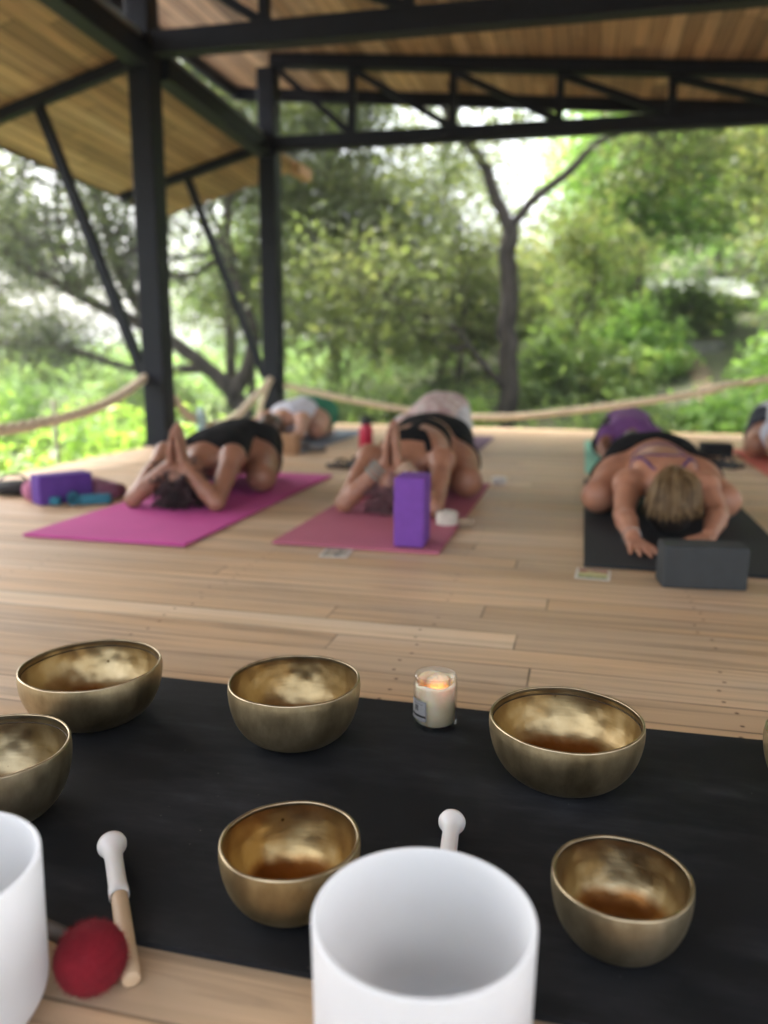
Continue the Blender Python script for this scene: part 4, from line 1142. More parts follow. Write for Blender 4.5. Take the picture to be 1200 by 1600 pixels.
# 2: person on the dusty rose mat
b2 = childpose_prims(prayer_arms(0.34), .225, hump=.03, plump=1.03)
p2 = Person((-.70, 3.19, .0115), math.radians(-2), 1.02, b2, skin_mat('skin_tan', (0.34, 0.165, 0.10)), 'person in a black racerback bra and shorts bowing behind the upright purple block, palms together', h=.005)
p2.cloth('bra_top', b2['torso'], .006, lambda X, Y, Z: np.minimum(np.abs(Y - .345) - .050 + 0 * X, np.minimum(np.maximum(np.abs(X) - .020 - .5 * np.maximum(0, .20 - Y), np.abs(Y - .215) - .105),
         np.maximum(np.abs(np.abs(X) - .075 + .5 * (Y - .12)) - .016, np.abs(Y - .12) - .07))) + 0 * Z, M_blk)
p2.cloth('shorts', b2['torso'][:4] + b2['thigh'], .008, lambda X, Y, Z: .455 - Y + 0 * X + 0 * Z, M_blk, wrinkle(.003, 30))
curly_hair(p2, hair_mat('mauve_curls', [(0.07, 0.03, 0.035), (0.16, 0.075, 0.08), (0.25, 0.13, 0.13)], .5), rad=(.074, .110, .076), cen=(0, -.098, .080), n=330, seed=5)
M_bead = simple('grey_beads', (0.22, 0.25, 0.22), 0.4, 0.4, 300)
M_sand = simple('pale_band', (0.50, 0.38, 0.27), 0.6, 0.2, 100)
def bracelet(P, c, ax, R, r, mat, beads=0, name='bracelet'):
    s, u, d = basis_from(ax); a = np.linspace(0, 2 * np.pi, 40)
    if beads:
        ps = []
        for q in np.linspace(0, 2 * np.pi, beads, endpoint=False):
            V, F = lathe_np([(0.0001, -r), (r * .7, -r * .7), (r, 0), (r * .7, r * .7), (0.0001, r)], 8)
            ps.append((V + A(*c) + R * (math.cos(q) * s + math.sin(q) * u), F))
        V, F = merge(ps)
    else:
        V, F = tube_np(A(*c) + R * (np.cos(a)[:, None] * s + np.sin(a)[:, None] * u), r, 8)
    return link(name, mesh_np(name, V * P.sc, F), mat, P.root)
for s, mt in ((-1, M_bead), (1, M_sand)):
    w0, e0 = A(s * .036, -.160, .187), A(s * .178, -.195, .034)
    d = w0 - e0
    for t in (.74, .84, .93):
        bracelet(p2, e0 + d * t, d, .034 - .005 * t + .002, .0062, mt, 20 if s < 0 else 0)
# 3: person behind, pink and white tie-dyed shirt
def fwd_arms(sx=.155, ex=.19, ey=-.08, wx=.14, wy=-.30, mirror=True, spread=.25):
    P = []
    for s in (-1, 1):
        wr = A(s * wx, wy, .028)
        P += arm((s * sx, .10, .16), (s * ex, ey, .075), wr)
        P += hand_prims(wr + A(0, -.006, -.006), (-s * .10, -1, -.06), (-s, 0, 0), (0, 0, -1), spread, .06)
    return P
b3 = childpose_prims(fwd_arms(), .19, plump=1.06, hump=.05)
p3 = Person((-.955, 5.0, .0115), math.radians(-2), .99, b3, skin_mat('skin_light', (0.50, 0.29, 0.20)), 'person in a loose pink and white tie-dyed shirt, bowing behind the one in the bra', h=.009)
mt, N, L, bb = mat_new('tie_dye')
no = nd(N, 'ShaderNodeTexNoise'); no.inputs['Scale'].default_value = 11; no.inputs['Detail'].default_value = 5; no.inputs['Distortion'].default_value = 1.2; L.new(coords(N, L), no.inputs['Vector'])
r = ramp(N, [(0.3, (0.36, 0.22, 0.22)), (0.48, (0.52, 0.39, 0.37)), (0.6, (0.62, 0.53, 0.50)), (0.75, (0.72, 0.68, 0.66))]); L.new(no.outputs[0], r.inputs[0]); L.new(r.outputs[0], bb.inputs['Base Color']); bb.inputs['Roughness'].default_value = 0.9
up3 = [p for p in b3['arms'] if p[0] == 'c' and (p[3] > .0425)]
p3.cloth('shirt', b3['torso'] + up3, .016, lambda X, Y, Z: np.maximum(.06 - Y, Y - .70) + 0 * X + 0 * Z, mt, wrinkle(.006, 26))
p3.cloth('skirt', b3['torso'][:3] + b3['thigh'], .014, lambda X, Y, Z: .33 - Y + 0 * X + 0 * Z, simple('white_cotton', (0.62, 0.62, 0.63), 0.9, 0.08, 20, 0.3, 300), wrinkle(.006, 26))
p3.cloth('hair', b3['head'][:2], .012, lambda X, Y, Z: .03 - Z + .4 * (Y + .05) + 0 * X, hair_mat('brown_hair', [(0.04, 0.02, 0.012), (0.10, 0.055, 0.03)]), lambda X, Y, Z: .002 * np.sin(220 * X) + 0 * Y + 0 * Z)
# 4: person in a white top, far left at the back
b4 = childpose_prims(fwd_arms(ex=.23, wx=.23, wy=-.27), .20)
p4 = Person((-2.08, 5.36, .0115), math.radians(-10), .98, b4, skin_mat('skin_pale', (0.50, 0.28, 0.19)), 'person in a white top and green shorts stretching forward at the back', h=.008)
p4.cloth('top', b4['torso'], .008, lambda X, Y, Z: np.maximum(.09 - .2 * np.abs(X) + .8 * np.maximum(0, np.abs(X) - .08) - Y, Y - .50) + 0 * Z, simple('white_knit', (0.60, 0.61, 0.68), 0.9, 0.07, 30, 0.3, 400), wrinkle(.004, 30))
p4.cloth('shorts', b4['torso'][:4] + b4['thigh'], .010, lambda X, Y, Z: .42 - Y + 0 * X + 0 * Z, simple('green_cotton', (0.01, 0.16, 0.085), 0.85, 0.15, 20, 0.3, 400), wrinkle(.004, 30))
p4.cloth('hair', b4['head'][:2], .014, lambda X, Y, Z: .035 - Z + .4 * (Y + .05) + 0 * X, hair_mat('brown_hair', [(0.06, 0.035, 0.02), (0.14, 0.085, 0.05)]), lambda X, Y, Z: .002 * np.sin(220 * X) + 0 * Y + 0 * Z)
# 5: blonde person on the charcoal mat
L5 = []
wl = A(-.150, -.335, .026)
L5 += arm((-.138, .085, .150), (-.165, -.115, .070), wl, 1.02)
L5 += hand_prims(wl + A(0, -.008, -.006), (.16, -1, -.05), (1, .1, 0), (0, 0, -1), .22, .05)
wr_ = A(.115, -.225, .030)
L5 += arm((.138, .085, .150), (.172, -.045, .070), wr_, 1.02)
L5 += hand_prims(wr_ + A(-.004, -.008, -.006), (-.55, -.84, -.05), (-.8, .5, 0), (0, 0, -1), .15, .06)
b5 = childpose_prims(L5, .238, plump=1.08, chest=.86)
p5 = Person((.317, 3.01, .0115), math.radians(2), .96, b5, skin_mat('skin_sunned', (0.42, 0.205, 0.125)), 'blonde person with a ponytail stretching one hand forward on the charcoal mat', h=.005)
p5.cloth('shorts', b5['torso'][:4] + b5['thigh'], .010, lambda X, Y, Z: np.maximum(.50 - Y - .38 * np.abs(X), Y - .9) + 0 * Z, M_blk, wrinkle(.003, 30))
M_strap = simple('purple_elastic', (0.085, 0.035, 0.115), 0.8, 0.15, 80)
p5.cloth('bra_band', b5['torso'], .0045, lambda X, Y, Z: np.abs(Y - .375 + .3 * X * X) - .010 + 0 * Z, M_strap)
p5.cloth('bra_straps', b5['torso'], .0045, lambda X, Y, Z: np.minimum(np.abs(Y - .165 - .5 * np.abs(X) * .5) - .006, np.maximum(np.abs(np.abs(X) - .035 - .55 * np.maximum(0, Y - .05)) - .006, np.maximum(Y - .20, .0 - Y))) + 0 * Z, M_strap)
bracelet(p5, wl + A(-.002, .030, .003), (0.1, -1, -.2), .031, .003, simple('silver_chain', (0.7, 0.7, 0.68), 0.25, 0.1, 200, metal=1.0), 26)
def blonde(P):
    dark = hair_mat('shaded_roots', [(0.008, 0.005, 0.004), (0.022, 0.014, 0.009)], .75)  # dark roots, blackened in colour to hold the shade under the tail
    hb = P.cloth('hair', b5['head'][:2], .013, lambda X, Y, Z: np.maximum(Y + .005 - .1 * Z, .012 - Z) + 0 * X, dark, lambda X, Y, Z: .0015 * np.sin(300 * X + 40 * Z) + 0 * Y)
    light = hair_mat('blonde_hair', [(0.05, 0.028, 0.012), (0.17, 0.10, 0.042), (0.32, 0.21, 0.10), (0.55, 0.42, 0.24)], .42)
    r_ = np.random.default_rng(9); ps = []
    kn = A(.0, -.075, .222)
    cen = A(0, -.092, .108); rad = A(.090, .122, .108)
    for i in range(420):       # scalp hair combed up to the tie
        a = r_.uniform(0, 2 * np.pi); el = r_.uniform(0.05, .8)
        u = A(math.cos(a) * math.cos(el), math.sin(a) * math.cos(el), math.sin(el))
        if u[1] > .75: continue
        p0 = cen + u * rad
        mid = cen + (u + A(0, .1, 1.0)) / np.linalg.norm(u + A(0, .1, 1.0)) * (rad + .004)
        Q = smooth_path([p0, mid, kn + r_.normal(size=3) * .007], 12)
        ps.append(tube_np(Q, np.linspace(.0022, .0016, 12), 4))
    for i in range(520):       # tail falling forward over the crown and fanning out
        ang = r_.normal() * .62; reach = r_.uniform(.125, .19)
        e = A(math.sin(ang) * .095, -.060 - reach * (.55 + .45 * math.cos(ang)), r_.triangular(.065, .095, .14))
        m1 = kn + A(math.sin(ang) * .028, -.040, .016 + r_.normal() * .006)
        m2 = A(e[0] * .85, -.06 - reach * .75, .195 + r_.normal() * .01)
        Q = smooth_path([kn + r_.normal(size=3) * .006, m1, m2, e + r_.normal(size=3) * .006], 14)
        ps.append(tube_np(Q, np.linspace(.0022, .0012, 14), 4))
    V, F = merge(ps)
    pt = link('ponytail', mesh_np('ponytail', V * P.sc, F), light, hb); pt['kind'] = 'stuff'
    V, F = tube_np(kn + A(0, -.006, .006) + .013 * np.stack([np.cos(np.linspace(0, 6.28, 24)), .5 * np.sin(np.linspace(0, 6.28, 24)), .9 * np.sin(np.linspace(0, 6.28, 24))], -1), .005, 8)
    link('hair_tie', mesh_np('hair_tie', V * P.sc, F), simple('tan_elastic', (0.5, 0.3, 0.12), 0.7, 0.2, 60), hb)
blonde(p5)
# 6: person in a purple top on the mint mat
b6 = childpose_prims(fwd_arms(ex=.20, ey=-.02, wx=.17, wy=-.20), .20, hump=.02)
p6 = Person((.30, 5.03, .0115), math.radians(0), .86, b6, skin_mat('skin_deep', (0.27, 0.13, 0.08)), 'person in a purple top on a mint mat, mostly hidden behind the blonde person', h=.009)
M_pur = simple('purple_jersey', (0.15, 0.055, 0.19), 0.9, 0.15, 25, 0.3, 400)
up6 = [p for p in b6['arms'] if p[0] == 'c' and p[3] > .0425]
p6.cloth('shirt', b6['torso'] + up6, .012, lambda X, Y, Z: np.maximum(.03 - Y, Y - .62) + 0 * X + 0 * Z, M_pur, wrinkle(.005, 30))
p6.cloth('leggings', b6['torso'][:3] + b6['legs'], .006, lambda X, Y, Z: np.maximum(.5 - Y - 2.5 * np.maximum(0, np.abs(X) - .06), Y - .62) + 0 * Z, M_blk)
p6.cloth('hair', b6['head'][:2], .014, lambda X, Y, Z: .035 - Z + .4 * (Y + .05) + 0 * X, hair_mat('black_hair', [(0.012, 0.008, 0.007), (0.04, 0.025, 0.02)]), lambda X, Y, Z: .002 * np.sin(220 * X) + 0 * Y + 0 * Z)
# 7: person cut off by the right edge
b7 = childpose_prims(fwd_arms(), .22, hump=.02)
p7 = Person((1.29, 5.12, .0115), math.radians(2), 1.06, b7, skin_mat('skin_warm', (0.42, 0.22, 0.14)), 'person in a pale grey shirt on a coral mat, cut off by the right edge', h=.009)
up7 = [p for p in b7['arms'] if p[0] == 'c' and p[3] > .0425]
p7.cloth('shirt', b7['torso'] + up7, .012, lambda X, Y, Z: np.maximum(.03 - Y, Y - .62) + 0 * X + 0 * Z, simple('pale_grey_jersey', (0.52, 0.53, 0.60), 0.9, 0.08, 25, 0.3, 400), wrinkle(.005, 30))
p7.cloth('shorts', b7['torso'][:4] + b7['thigh'], .010, lambda X, Y, Z: .36 - Y + 0 * X + 0 * Z, simple('navy_cotton', (0.018, 0.022, 0.04), 0.9, 0.2, 30), wrinkle(.004, 30))
p7.cloth('hair', b7['head'][:2], .014, lambda X, Y, Z: .035 - Z + .4 * (Y + .05) + 0 * X, hair_mat('dark_hair', [(0.02, 0.012, 0.009), (0.06, 0.035, 0.025)]), lambda X, Y, Z: .002 * np.sin(220 * X) + 0 * Y + 0 * Z)
# ------------------------------------------------------------------ vegetation
def leaves(centers, sig, n, size, r_, flat=0.7, asp=0.42, up=0.5, droop=0.0):
    """n diamond leaves scattered round each centre"""
    C = np.repeat(np.asarray(centers, float), n, 0)
    sg = np.repeat(np.asarray(sig, float).reshape(-1, 1) if np.ndim(sig) else np.full((len(centers), 1), sig), n, 0)
    m = len(C)
    P = C + r_.normal(size=(m, 3)) * sg * A(1, 1, flat)
    d = r_.normal(size=(m, 3)); d[:, 2] = d[:, 2] * 0.6 - droop; d /= np.linalg.norm(d, axis=1)[:, None]
    q = r_.normal(size=(m, 3)) + A(0, 0, up * 2)
    s = np.cross(d, q); s /= np.linalg.norm(s, axis=1)[:, None] + 1e-9
    Ls = size * r_.uniform(0.55, 1.25, (m, 1))
    V = np.stack([P, P + d * Ls * .45 + s * Ls * asp * .5, P + d * Ls, P + d * Ls * .45 - s * Ls * asp * .5], 1).reshape(-1, 3)
    return V, np.arange(m * 4).reshape(-1, 4)

def branch(p0, p1, r0, r1, r_, n=9, wob=.08, sag=0.0):
    p0, p1 = np.array(p0, float), np.array(p1, float); L_ = np.linalg.norm(p1 - p0)
    t = np.linspace(0, 1, 5)[:, None]
    P = p0 + (p1 - p0) * t + r_.normal(size=(5, 3)) * wob * L_ * np.sin(np.pi * t) + A(0, 0, 1) * sag * L_ * np.sin(np.pi * t)
    return smooth_path(P, n), np.linspace(r0, r1, n)

def tree(name, label, base, trunk, prim, M_bark, M_leaf, seed, nsec=5, sec_len=0.9, per=90, size=.12, sig=.34, cat='tree', group=None, ter=2, secr=None, droop=0.0):
    """trunk: list of (pts, r0, r1) limbs relative to base; prim: list of (start, end, r) primary branches"""
    r_ = np.random.default_rng(seed)
    root = empty(name, base)
    tubes, cen = [], []
    for pts, r0, r1 in trunk:
        P = smooth_path(pts, max(12, 6 * len(pts)))
        P = P + r_.normal(size=P.shape) * r1 * .16
        tubes.append(tube_np(P, np.linspace(r0, r1, len(P)), 12))
    for a, b, r0 in prim:
        P, R_ = branch(a, b, r0, r0 * .45, r_, 10, .07, .05)
        tubes.append(tube_np(P, R_, 8))
        for i in range(nsec):
            k = r_.integers(3, 10); st = P[k]
            d = r_.normal(size=3) * A(1, 1, .6); d = d / np.linalg.norm(d) + (P[-1] - P[0]) / np.linalg.norm(P[-1] - P[0]) * .5
            e = st + d * sec_len * r_.uniform(.5, 1.2)
            Q, RQ = branch(st, e, r0 * .35, r0 * .12, r_, 7, .08)
            tubes.append(tube_np(Q, RQ, 5)); cen.append(Q[-1]); cen.append(Q[4])
            for j in range(ter):
                d2 = r_.normal(size=3) * A(1, 1, .7); e2 = Q[r_.integers(2, 7)] + d2 / np.linalg.norm(d2) * sec_len * r_.uniform(.3, .7)
                cen.append(e2)
                Q2, RQ2 = branch(Q[-2], e2, r0 * .13, .004, r_, 5, .05); tubes.append(tube_np(Q2, RQ2, 4))
    V, F = merge(tubes); link('trunk', mesh_np('trunk', V, F), M_bark, root)
    cen = np.array(cen)
    V, F = leaves(cen, sig, per, size, r_, droop=droop); link('crown', mesh_np('crown', V, F, False), M_leaf, root)
    return tag(root, label, cat, group)

def crown_prims(c, rad, n, r_, attach, r0=.05, zb=0.0):
    """primary branches from attach points to targets inside an ellipsoid"""
    out = []
    for i in range(n):
        u = r_.normal(size=3); u /= np.linalg.norm(u); u *= r_.uniform(.55, 1.0)
        e = A(*c) + u * A(*rad)
        a = attach[r_.integers(0, len(attach))]
        out.append((a, e, r0 * r_.uniform(.7, 1.2)))
    return out

M_bark_d = bark_mat('dark_bark', (0.022, 0.018, 0.014), (0.085, 0.068, 0.052))
M_bark_g = bark_mat('grey_bark', (0.05, 0.042, 0.036), (0.16, 0.135, 0.115))
M_bark_t = bark_mat('ridged_bark', (0.012, 0.010, 0.008), (0.070, 0.056, 0.046), 16)
LM_olive = leaf_mat('olive_leaves', [(0.055, 0.075, 0.032), (0.10, 0.128, 0.052), (0.155, 0.18, 0.075), (0.24, 0.235, 0.11)], .5)
LM_dark = leaf_mat('dark_leaves', [(0.036, 0.048, 0.030), (0.067, 0.086, 0.047), (0.121, 0.144, 0.072), (0.208, 0.223, 0.113)], .45)
LM_mid = leaf_mat('green_leaves', [(0.068, 0.106, 0.043), (0.122, 0.183, 0.066), (0.189, 0.262, 0.100), (0.312, 0.315, 0.126)], .5)
LM_bright = leaf_mat('bright_leaves', [(0.097, 0.178, 0.054), (0.173, 0.296, 0.082), (0.258, 0.395, 0.125), (0.382, 0.436, 0.156)], .5)
LM_lime = leaf_mat('lime_leaves', [(0.11, 0.20, 0.05), (0.19, 0.31, 0.07), (0.28, 0.39, 0.10), (0.40, 0.46, 0.14)], .5)
LM_flush = leaf_mat('flush_leaves', [(0.085, 0.135, 0.05), (0.15, 0.21, 0.075), (0.22, 0.25, 0.10), (0.33, 0.265, 0.14)], .5)

rt = np.random.default_rng(21)
# forked tree just beyond the back edge of the deck
B = A(-0.98, 11.3, -.95)
def rel(*p): return A(*p) - B
fork = (-1.06, 11.3, 2.42)
tree('forked_tree', 'forked tree with a dark straight trunk just beyond the back edge of the deck', B,
     [([rel(-.98, 11.3, -.95), rel(-1.0, 11.3, .3), rel(-1.02, 11.3, 1.4), rel(*fork)], .150, .112),
      ([rel(-1.06, 11.3, 2.3), rel(-1.28, 11.25, 2.75), rel(-1.42, 11.2, 3.1), rel(-1.85, 11.1, 3.65), rel(-2.3, 10.8, 4.6), rel(-2.5, 10.5, 5.6)], .092, .04),
      ([rel(-1.04, 11.3, 2.3), rel(-.72, 11.3, 2.66), rel(-.3, 11.35, 2.98), rel(.0, 11.4, 3.30), rel(.45, 11.4, 3.52), rel(1.3, 11.5, 4.2), rel(1.9, 11.6, 5.2)], .068, .03),
      ([rel(-1.0, 11.3, .15), rel(-1.35, 11.2, .52), rel(-1.72, 11.1, .98), rel(-2.0, 11.0, 1.12), rel(-2.6, 10.9, 1.7)], .058, .024),
      ([rel(-1.55, 11.15, .75), rel(-1.8, 11.1, .72), rel(-2.2, 11.0, .95)], .045, .02)],
     crown_prims(rel(-1.0, 11.0, 5.9), (3.2, 2.0, 1.3), 16, rt, [rel(-2.3, 10.8, 4.6), rel(1.3, 11.5, 4.2), rel(1.9, 11.6, 5.2), rel(-2.5, 10.5, 5.6)], .05)
     + crown_prims(rel(-2.9, 11.0, 1.5), (.8, .8, .6), 4, rt, [rel(-2.6, 10.9, 1.7), rel(-2.0, 11.0, 1.12)], .03)
     + crown_prims(rel(.9, 11.5, 3.4), (.7, .6, .5), 4, rt, [rel(.45, 11.4, 3.52)], .03) + crown_prims(rel(-2.0, 11.2, 3.5), (.4, .5, .4), 1, rt, [rel(-1.85, 11.1, 3.65)], .022) + crown_prims(rel(-.5, 11.4, 4.1), (.7, .4, .3), 1, rt, [rel(.45, 11.4, 3.52), rel(-1.85, 11.1, 3.65)], .02), M_bark_t, LM_olive, 3, per=42, sig=.25)

# big spreading tree to the left, dark limbs leaning over the slope
B = A(-5.3, 12.6, -1.2)
tree('spreading_tree', 'large spreading tree with dark leaning limbs left of the second steel post', B,
     [([rel(-5.3, 12.6, -1.2), rel(-5.45, 12.55, -.3), rel(-6.0, 12.5, .35), rel(-6.9, 12.4, .95), rel(-8.2, 12.3, 1.55), rel(-9.6, 12.2, 2.3), rel(-11.0, 12.2, 3.3)], .165, .055),
      ([rel(-6.9, 12.4, .95), rel(-7.4, 12.2, 1.9), rel(-7.6, 12.0, 3.0), rel(-8.2, 11.8, 4.4)], .12, .05),
      ([rel(-5.6, 12.5, -.1), rel(-5.2, 12.4, .9), rel(-5.5, 12.2, 2.2), rel(-5.2, 12.0, 3.8)], .13, .05),
      ([rel(-6.1, 12.5, .4), rel(-7.2, 12.3, .35), rel(-8.6, 12.1, .75), rel(-9.6, 12.0, .8)], .09, .03)],
     crown_prims(rel(-7.6, 12.2, 3.2), (3.6, 1.6, 2.3), 40, rt, [rel(-8.2, 12.3, 1.55), rel(-7.6, 12.0, 3.0), rel(-9.6, 12.2, 2.3), rel(-5.5, 12.2, 2.2), rel(-8.2, 11.8, 4.4), rel(-5.2, 12.0, 3.8)], .045)
     + crown_prims(rel(-8.8, 12.0, .8), (1.5, 1.0, .5), 8, rt, [rel(-8.6, 12.1, .75), rel(-9.6, 12.0, .8)], .03), M_bark_d, LM_dark, 5, per=32, nsec=5, sec_len=.95, size=.115, sig=.26)

def gen_tree(name, label, x, y, H, cz, rad, n, bark, lm, seed, tr=.12, per=80, size=.12, sig=.32, lean=(0, 0), group=None, sec_len=.8, nsec=5):
    z0 = float(ground_z(x, y)) - .15
    r_ = np.random.default_rng(seed)
    top = A(lean[0], lean[1], cz - z0 + rad[2] * .3)
    mid = top * .5 + A(r_.normal() * .12, r_.normal() * .12, 0)
    att = [mid * 1.1, top * .8, top * .65, top]
    return tree(name, label, (x, y, z0), [([A(0, 0, 0), mid * .5, mid, top * .8, top], tr, tr * .35)],
                crown_prims(A(lean[0], lean[1], cz - z0), rad, n, r_, att, tr * .35), bark, lm, seed + 50, per=per, size=size, sig=sig, group=group, nsec=nsec, sec_len=sec_len)
gen_tree('broadleaf_tree', 'olive green tree filling the view just right of the second steel post', -4.1, 13.2, 5, 2.9, (1.45, 1.2, 2.5), 30, M_bark_d, LM_olive, 11, per=60)
gen_tree('broadleaf_tree', 'olive tree in the middle, left of the forked trunk', -2.7, 15.8, 4, 1.5, (1.5, 1.2, 1.1), 18, M_bark_g, LM_olive, 12, per=75)
gen_tree('broadleaf_tree', 'yellow tinged tree directly behind the forked trunk', -.6, 16.5, 4, 1.6, (1.4, 1.2, 1.0), 18, M_bark_g, LM_flush, 13, per=80)
gen_tree('broadleaf_tree', 'bright green tree right of the forked trunk, under the truss', 0.75, 15.4, 6, 3.9, (1.45, 1.2, 1.6), 24, M_bark_g, LM_bright, 14, per=70)
gen_tree('broadleaf_tree', 'tall tree with yellow and orange new leaves near the right edge', 3.2, 13.6, 6, 3.6, (1.35, 1.2, 1.7), 22, M_bark_g, LM_flush, 15, per=80)
gen_tree('broadleaf_tree', 'fresh green tree on the slope at the far right edge', 5.2, 16.5, 7, 4.6, (2.0, 1.5, 2.4), 26, M_bark_g, LM_bright, 16, per=80, size=.14)
gen_tree('broadleaf_tree', 'pale green tree higher up the slope behind the grey shed', 3.0, 21.5, 8, 6.0, (2.6, 1.6, 2.4), 26, M_bark_g, LM_bright, 17, per=80, size=.17, sig=.42)
gen_tree('broadleaf_tree', 'dark tree at the left edge beyond the steel brace', -12.4, 15.0, 6, 2.6, (2.3, 1.5, 2.3), 22, M_bark_d, LM_dark, 18, per=38, sig=.26)
gen_tree('broadleaf_tree', 'dark tree seen between the two steel posts', -7.4, 17.5, 6, 2.2, (2.3, 1.4, 2.2), 22, M_bark_d, LM_mid, 19, per=44, size=.13, sig=.28)
gen_tree('broadleaf_tree', 'tall tree whose top shows in the gap under the main roof edge', -6.6, 14.6, 8, 6.3, (2.2, 1.6, 1.6), 20, M_bark_d, LM_mid, 20, per=70)
gen_tree('sparse_tree', 'thin leaved tree with sky showing through, left of the fork of the big trunk', -2.1, 14.0, 5, 2.5, (1.0, .8, 1.2), 9, M_bark_d, LM_olive, 23, tr=.07, per=20, size=.11, sig=.24)
gen_tree('airy_tree', 'airy tree far behind the fork, its small leaves scattered against the sky', -3.4, 20.0, 7, 4.9, (2.6, 1.2, 1.8), 18, M_bark_d, LM_olive, 24, tr=.10, per=15, size=.13, sig=.36, sec_len=1.0)
gen_tree('slender_tree', 'slender dark sapling right of the forked trunk', .05, 11.9, 3, 1.9, (.55, .45, .55), 6, M_bark_d, LM_flush, 22, tr=.045, per=45, size=.11, sig=.22, nsec=3, sec_len=.4)

def bush(name, label, x, y, wd, ht, lm, seed, n=26, per=80, size=.13, sig=.16, group=None, asp=.42, up=.5):
    r_ = np.random.default_rng(seed); z0 = float(ground_z(x, y)) - .05
    root = empty(name, (x, y, z0)); tubes, cen = [], []
    for i in range(n):
        a = r_.uniform(0, 2 * np.pi); rr = math.sqrt(r_.uniform()) * wd
        zz = ht * (1 - .55 * (rr / wd) ** 2) * r_.uniform(.45, 1.0)
        e = A(rr * math.cos(a), rr * math.sin(a), zz)
        Q, R_ = branch(A(e[0] * .25, e[1] * .25, 0), e, .018, .005, r_, 6, .06); tubes.append(tube_np(Q, R_, 5)); cen.append(e); cen.append(Q[3])
    V, F = merge(tubes); link('stems', mesh_np('stems', V, F), M_bark_d, root)
    V, F = leaves(cen, sig, per, size, r_, asp=asp, up=up); link('foliage', mesh_np('foliage', V, F, False), lm, root)
    return tag(root, label, 'bush', group)
bush('lime_bush', 'lime green shrub beside the deck at the left side of the photo', -4.6, 5.0, 1.0, 1.05, LM_lime, 31, 34, 90, .11)
bush('lime_bush', 'lime green shrub behind the base of the near steel post', -4.2, 7.0, .95, .95, LM_lime, 32, 30, 90, .11)
bush('lime_bush', 'low yellow green shrub close under the left rope', -3.7, 4.4, .6, .62, LM_lime, 33, 20, 90, .10)
bush('lime_bush', 'small glowing lime shrub at the foot of the forked trunk', -1.62, 10.9, .42, .75, LM_lime, 34, 14, 80, .10, .12)
bush('leafy_bush', 'dark broad leaved shrub beside the forked trunk on its right', -.15, 12.4, .9, 1.3, LM_mid, 35, 26, 70, .20)
bush('leafy_bush', 'bright shrub behind the low wall near the dirt path', .75, 13.6, .7, 1.1, LM_bright, 36, 26, 80, .17)
bush('leafy_bush', 'large bright shrub right of the dirt path', 3.1, 12.0, 1.0, 1.9, LM_bright, 37, 34, 90, .16)
bush('leafy_bush', 'low shrub by the deck edge under the long rope, right of the path', 2.75, 10.0, .7, .75, LM_mid, 38, 20, 80, .13)
bush('leafy_bush', 'rounded shrub below the grey shed', 1.75, 15.9, .8, .95, LM_mid, 39, 30, 90, .17)
bush('leafy_bush', 'yellow green shrub far left beyond the rope', -9.3, 10.6, 1.7, 1.35, LM_bright, 40, 40, 90, .13, .2)
bush('leafy_bush', 'green shrub seen between the two posts above the short rope', -5.9, 10.2, 1.0, 1.1, LM_mid, 41, 28, 80, .12)
bush('leafy_bush', 'soft green shrub behind the back rope, right of the second post', -3.1, 10.6, 1.1, 1.25, LM_mid, 42, 32, 80, .12)
bush('leafy_bush', 'pale shrub at the far left edge under the dark tree', -11.5, 12.8, 1.4, 1.9, LM_bright, 43, 36, 90, .14, .2)
bush('leafy_bush', 'bright broad leaved shrub covering the lower end of the dirt path', 1.75, 10.6, .55, .62, LM_bright, 45, 22, 80, .14)
bush('leafy_bush', 'small green shrub at the left of the dirt path', .55, 10.4, .55, .65, LM_mid, 44, 16, 80, .12)

# far-off wooded slope that reads as one mass
def hillside():
    r_ = np.random.default_rng(77); cen, sg = [], []
    for i in range(1500):
        x = r_.uniform(-26, 22); y = r_.uniform(18, 34)
        z = float(ground_z(x, y))
        open_ = -3.5 < x < -.5
        hmax = (1.1 if x < -8 else 1.3 if x < 0 else 3.4)
        if open_: hmax = .8
        cen.append((x, y, z + r_.uniform(0, 1) ** .8 * hmax)); sg.append(r_.uniform(.3, .6))
    V, F = leaves(cen, sg, 60, .24, r_)
    lm = leaf_mat('slope_leaves', [(0.089, 0.145, 0.070), (0.153, 0.242, 0.106), (0.227, 0.330, 0.142), (0.347, 0.374, 0.177)], .5, nscale=.35)
    tag(link('wooded_slope', mesh_np('wooded_slope', V, F, False), lm), 'far wooded slope of mixed green foliage behind the trees', 'forest', kind='stuff')
    cen = []
    for i in range(1100):
        x = r_.uniform(-14, 6); y = r_.uniform(8.2, 17)
        if 1.0 < x < 2.8: continue
        cen.append((x, y, float(ground_z(x, y)) + r_.uniform(0, .22)))
    V, F = leaves(cen, .2, 26, .12, r_, flat=.5)
    tag(link('undergrowth', mesh_np('undergrowth', V, F, False), LM_mid), 'low leafy undergrowth covering the ground beyond the deck', 'undergrowth', kind='stuff')
hillside()

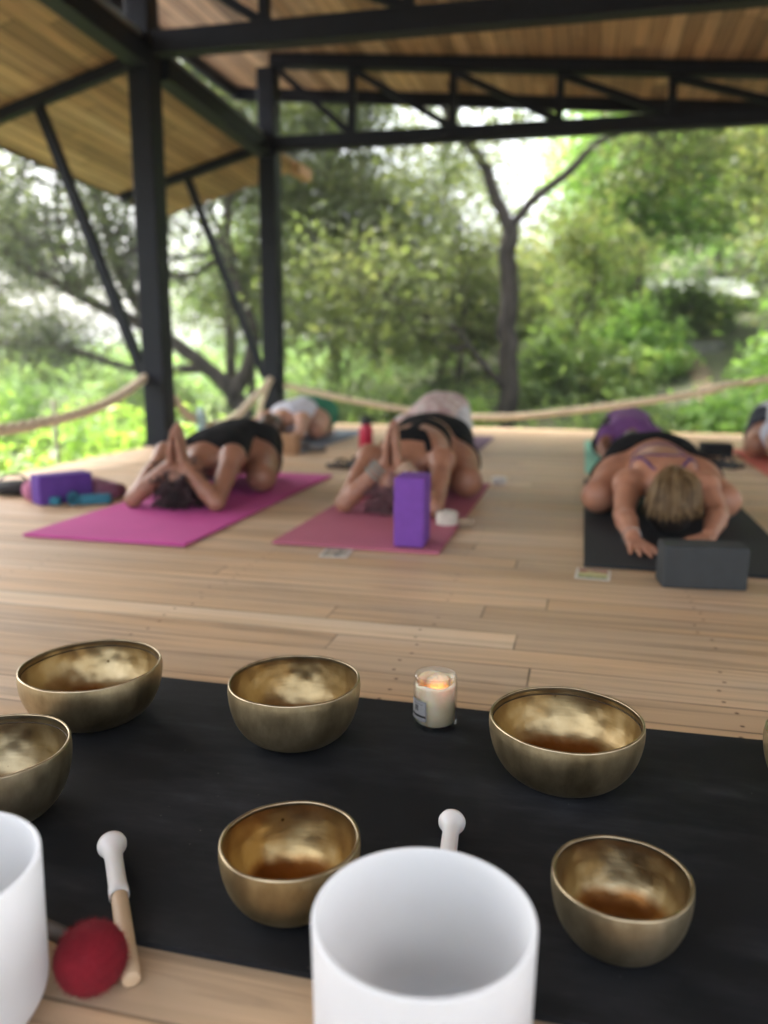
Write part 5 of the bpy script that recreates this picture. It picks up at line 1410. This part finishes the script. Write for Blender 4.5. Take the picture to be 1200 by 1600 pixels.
# grey shed half hidden on the slope, and a low wall by the path
def shed():
    x, y = 2.15, 17.7; z = 1.12
    root = empty('shed', (x, y, z)); root.scale = (.72, .72, .72)
    bm = bmesh.new(); add_box(bm, (0, 0, .35), (2.0, 1.6, 1.0)); part('wall', bm, simple('weathered_boards', (0.10, 0.10, 0.10), .9, .4, 5), root)
    bm = bmesh.new(); add_box(bm, (.15, -.82, .40), (.75, .05, .72)); part('shade_slab', bm, simple('painted_shade', (0.015, 0.015, 0.016), .9), root)  # solid dark slab, its colour stands in for shade inside an opening
    n = 60; xs = np.linspace(-1.35, 1.35, n); wv = .03 * np.sin(xs * 2 * np.pi / .16)
    V = np.concatenate([np.stack([xs, np.full(n, yy), .95 + wv + zz], -1) for yy, zz in ((-1.25, -.06), (1.0, .55))])
    k = np.arange(n - 1); F = np.stack([k, k + 1, n + k + 1, n + k], -1)
    V2 = V + A(0, 0, -.02); F = np.concatenate([F, F[:, ::-1] + 2 * n])
    link('roof', mesh_np('roof', np.concatenate([V, V2]), F), simple('corrugated_sheet', (0.30, 0.31, 0.31), .5, .2, 4), root)
    tag(root, 'small grey shed with a corrugated roof, half hidden on the green slope', 'shed')
shed()
def low_wall():
    x, y = 1.55, 14.6; z = float(ground_z(x, y))
    bm = bmesh.new(); r_ = random.Random(4)
    for i in range(7):
        for j in range(2):
            add_box(bm, (-.55 + i * .18 + (j % 2) * .06, r_.uniform(-.02, .02), .05 + j * .10), (.172, .2 + r_.uniform(-.02, .02), .092), Matrix.Rotation(r_.uniform(-.06, .06), 3, 'Z'), .018, 2)
    o = link('low_wall', bm_mesh('low_wall', bm, False), simple('grey_stone', (0.24, 0.235, 0.22), .9, .3, 9, .5, 60), None, (x, y, z))
    tag(o, 'short low wall of grey stones beside the dirt path', 'wall')
low_wall()
# thin pale stakes in the slope at the left
for i, (x, y, h_) in enumerate(((-3.55, 3.9, 1.05), (-4.05, 5.6, .95))):
    z = float(ground_z(x, y))
    V, F = tube_np([(0, 0, -.1), (.01, 0, h_ * .5), (0.0, .01, h_), (0, .01, h_ + .01)], [.022, .020, .018, .012], 8)
    o = link('stake', mesh_np('stake', V, F), simple('weathered_stake', (0.42, 0.38, 0.30), .9, .2, 30), None, (x, y, z))
    tag(o, ('pale wooden stake standing in the nearest lime shrub at the left', 'pale wooden stake in the lime shrubs, farther along the deck edge')[i], 'stake')

# ------------------------------------------------------------------ pale air that fades the far slope
def haze():
    bm = bmesh.new(); add_box(bm, (0, 10, 5.0), (1830, 1830, 16.0))
    m = bpy.data.materials.new('haze'); m.use_nodes = True
    N, L = m.node_tree.nodes, m.node_tree.links
    N.remove(N['Principled BSDF'])
    pv = N.new('ShaderNodeVolumePrincipled'); pv.inputs['Color'].default_value = (0.93, 0.95, 0.97, 1); pv.inputs['Density'].default_value = HAZE
    L.new(pv.outputs[0], N['Material Output'].inputs['Volume'])
    o = link('haze', bm_mesh('haze', bm), m)
    tag(o, 'thin pale haze in the air over the slope', 'haze', kind='stuff')
HAZE = 0.0018
haze()
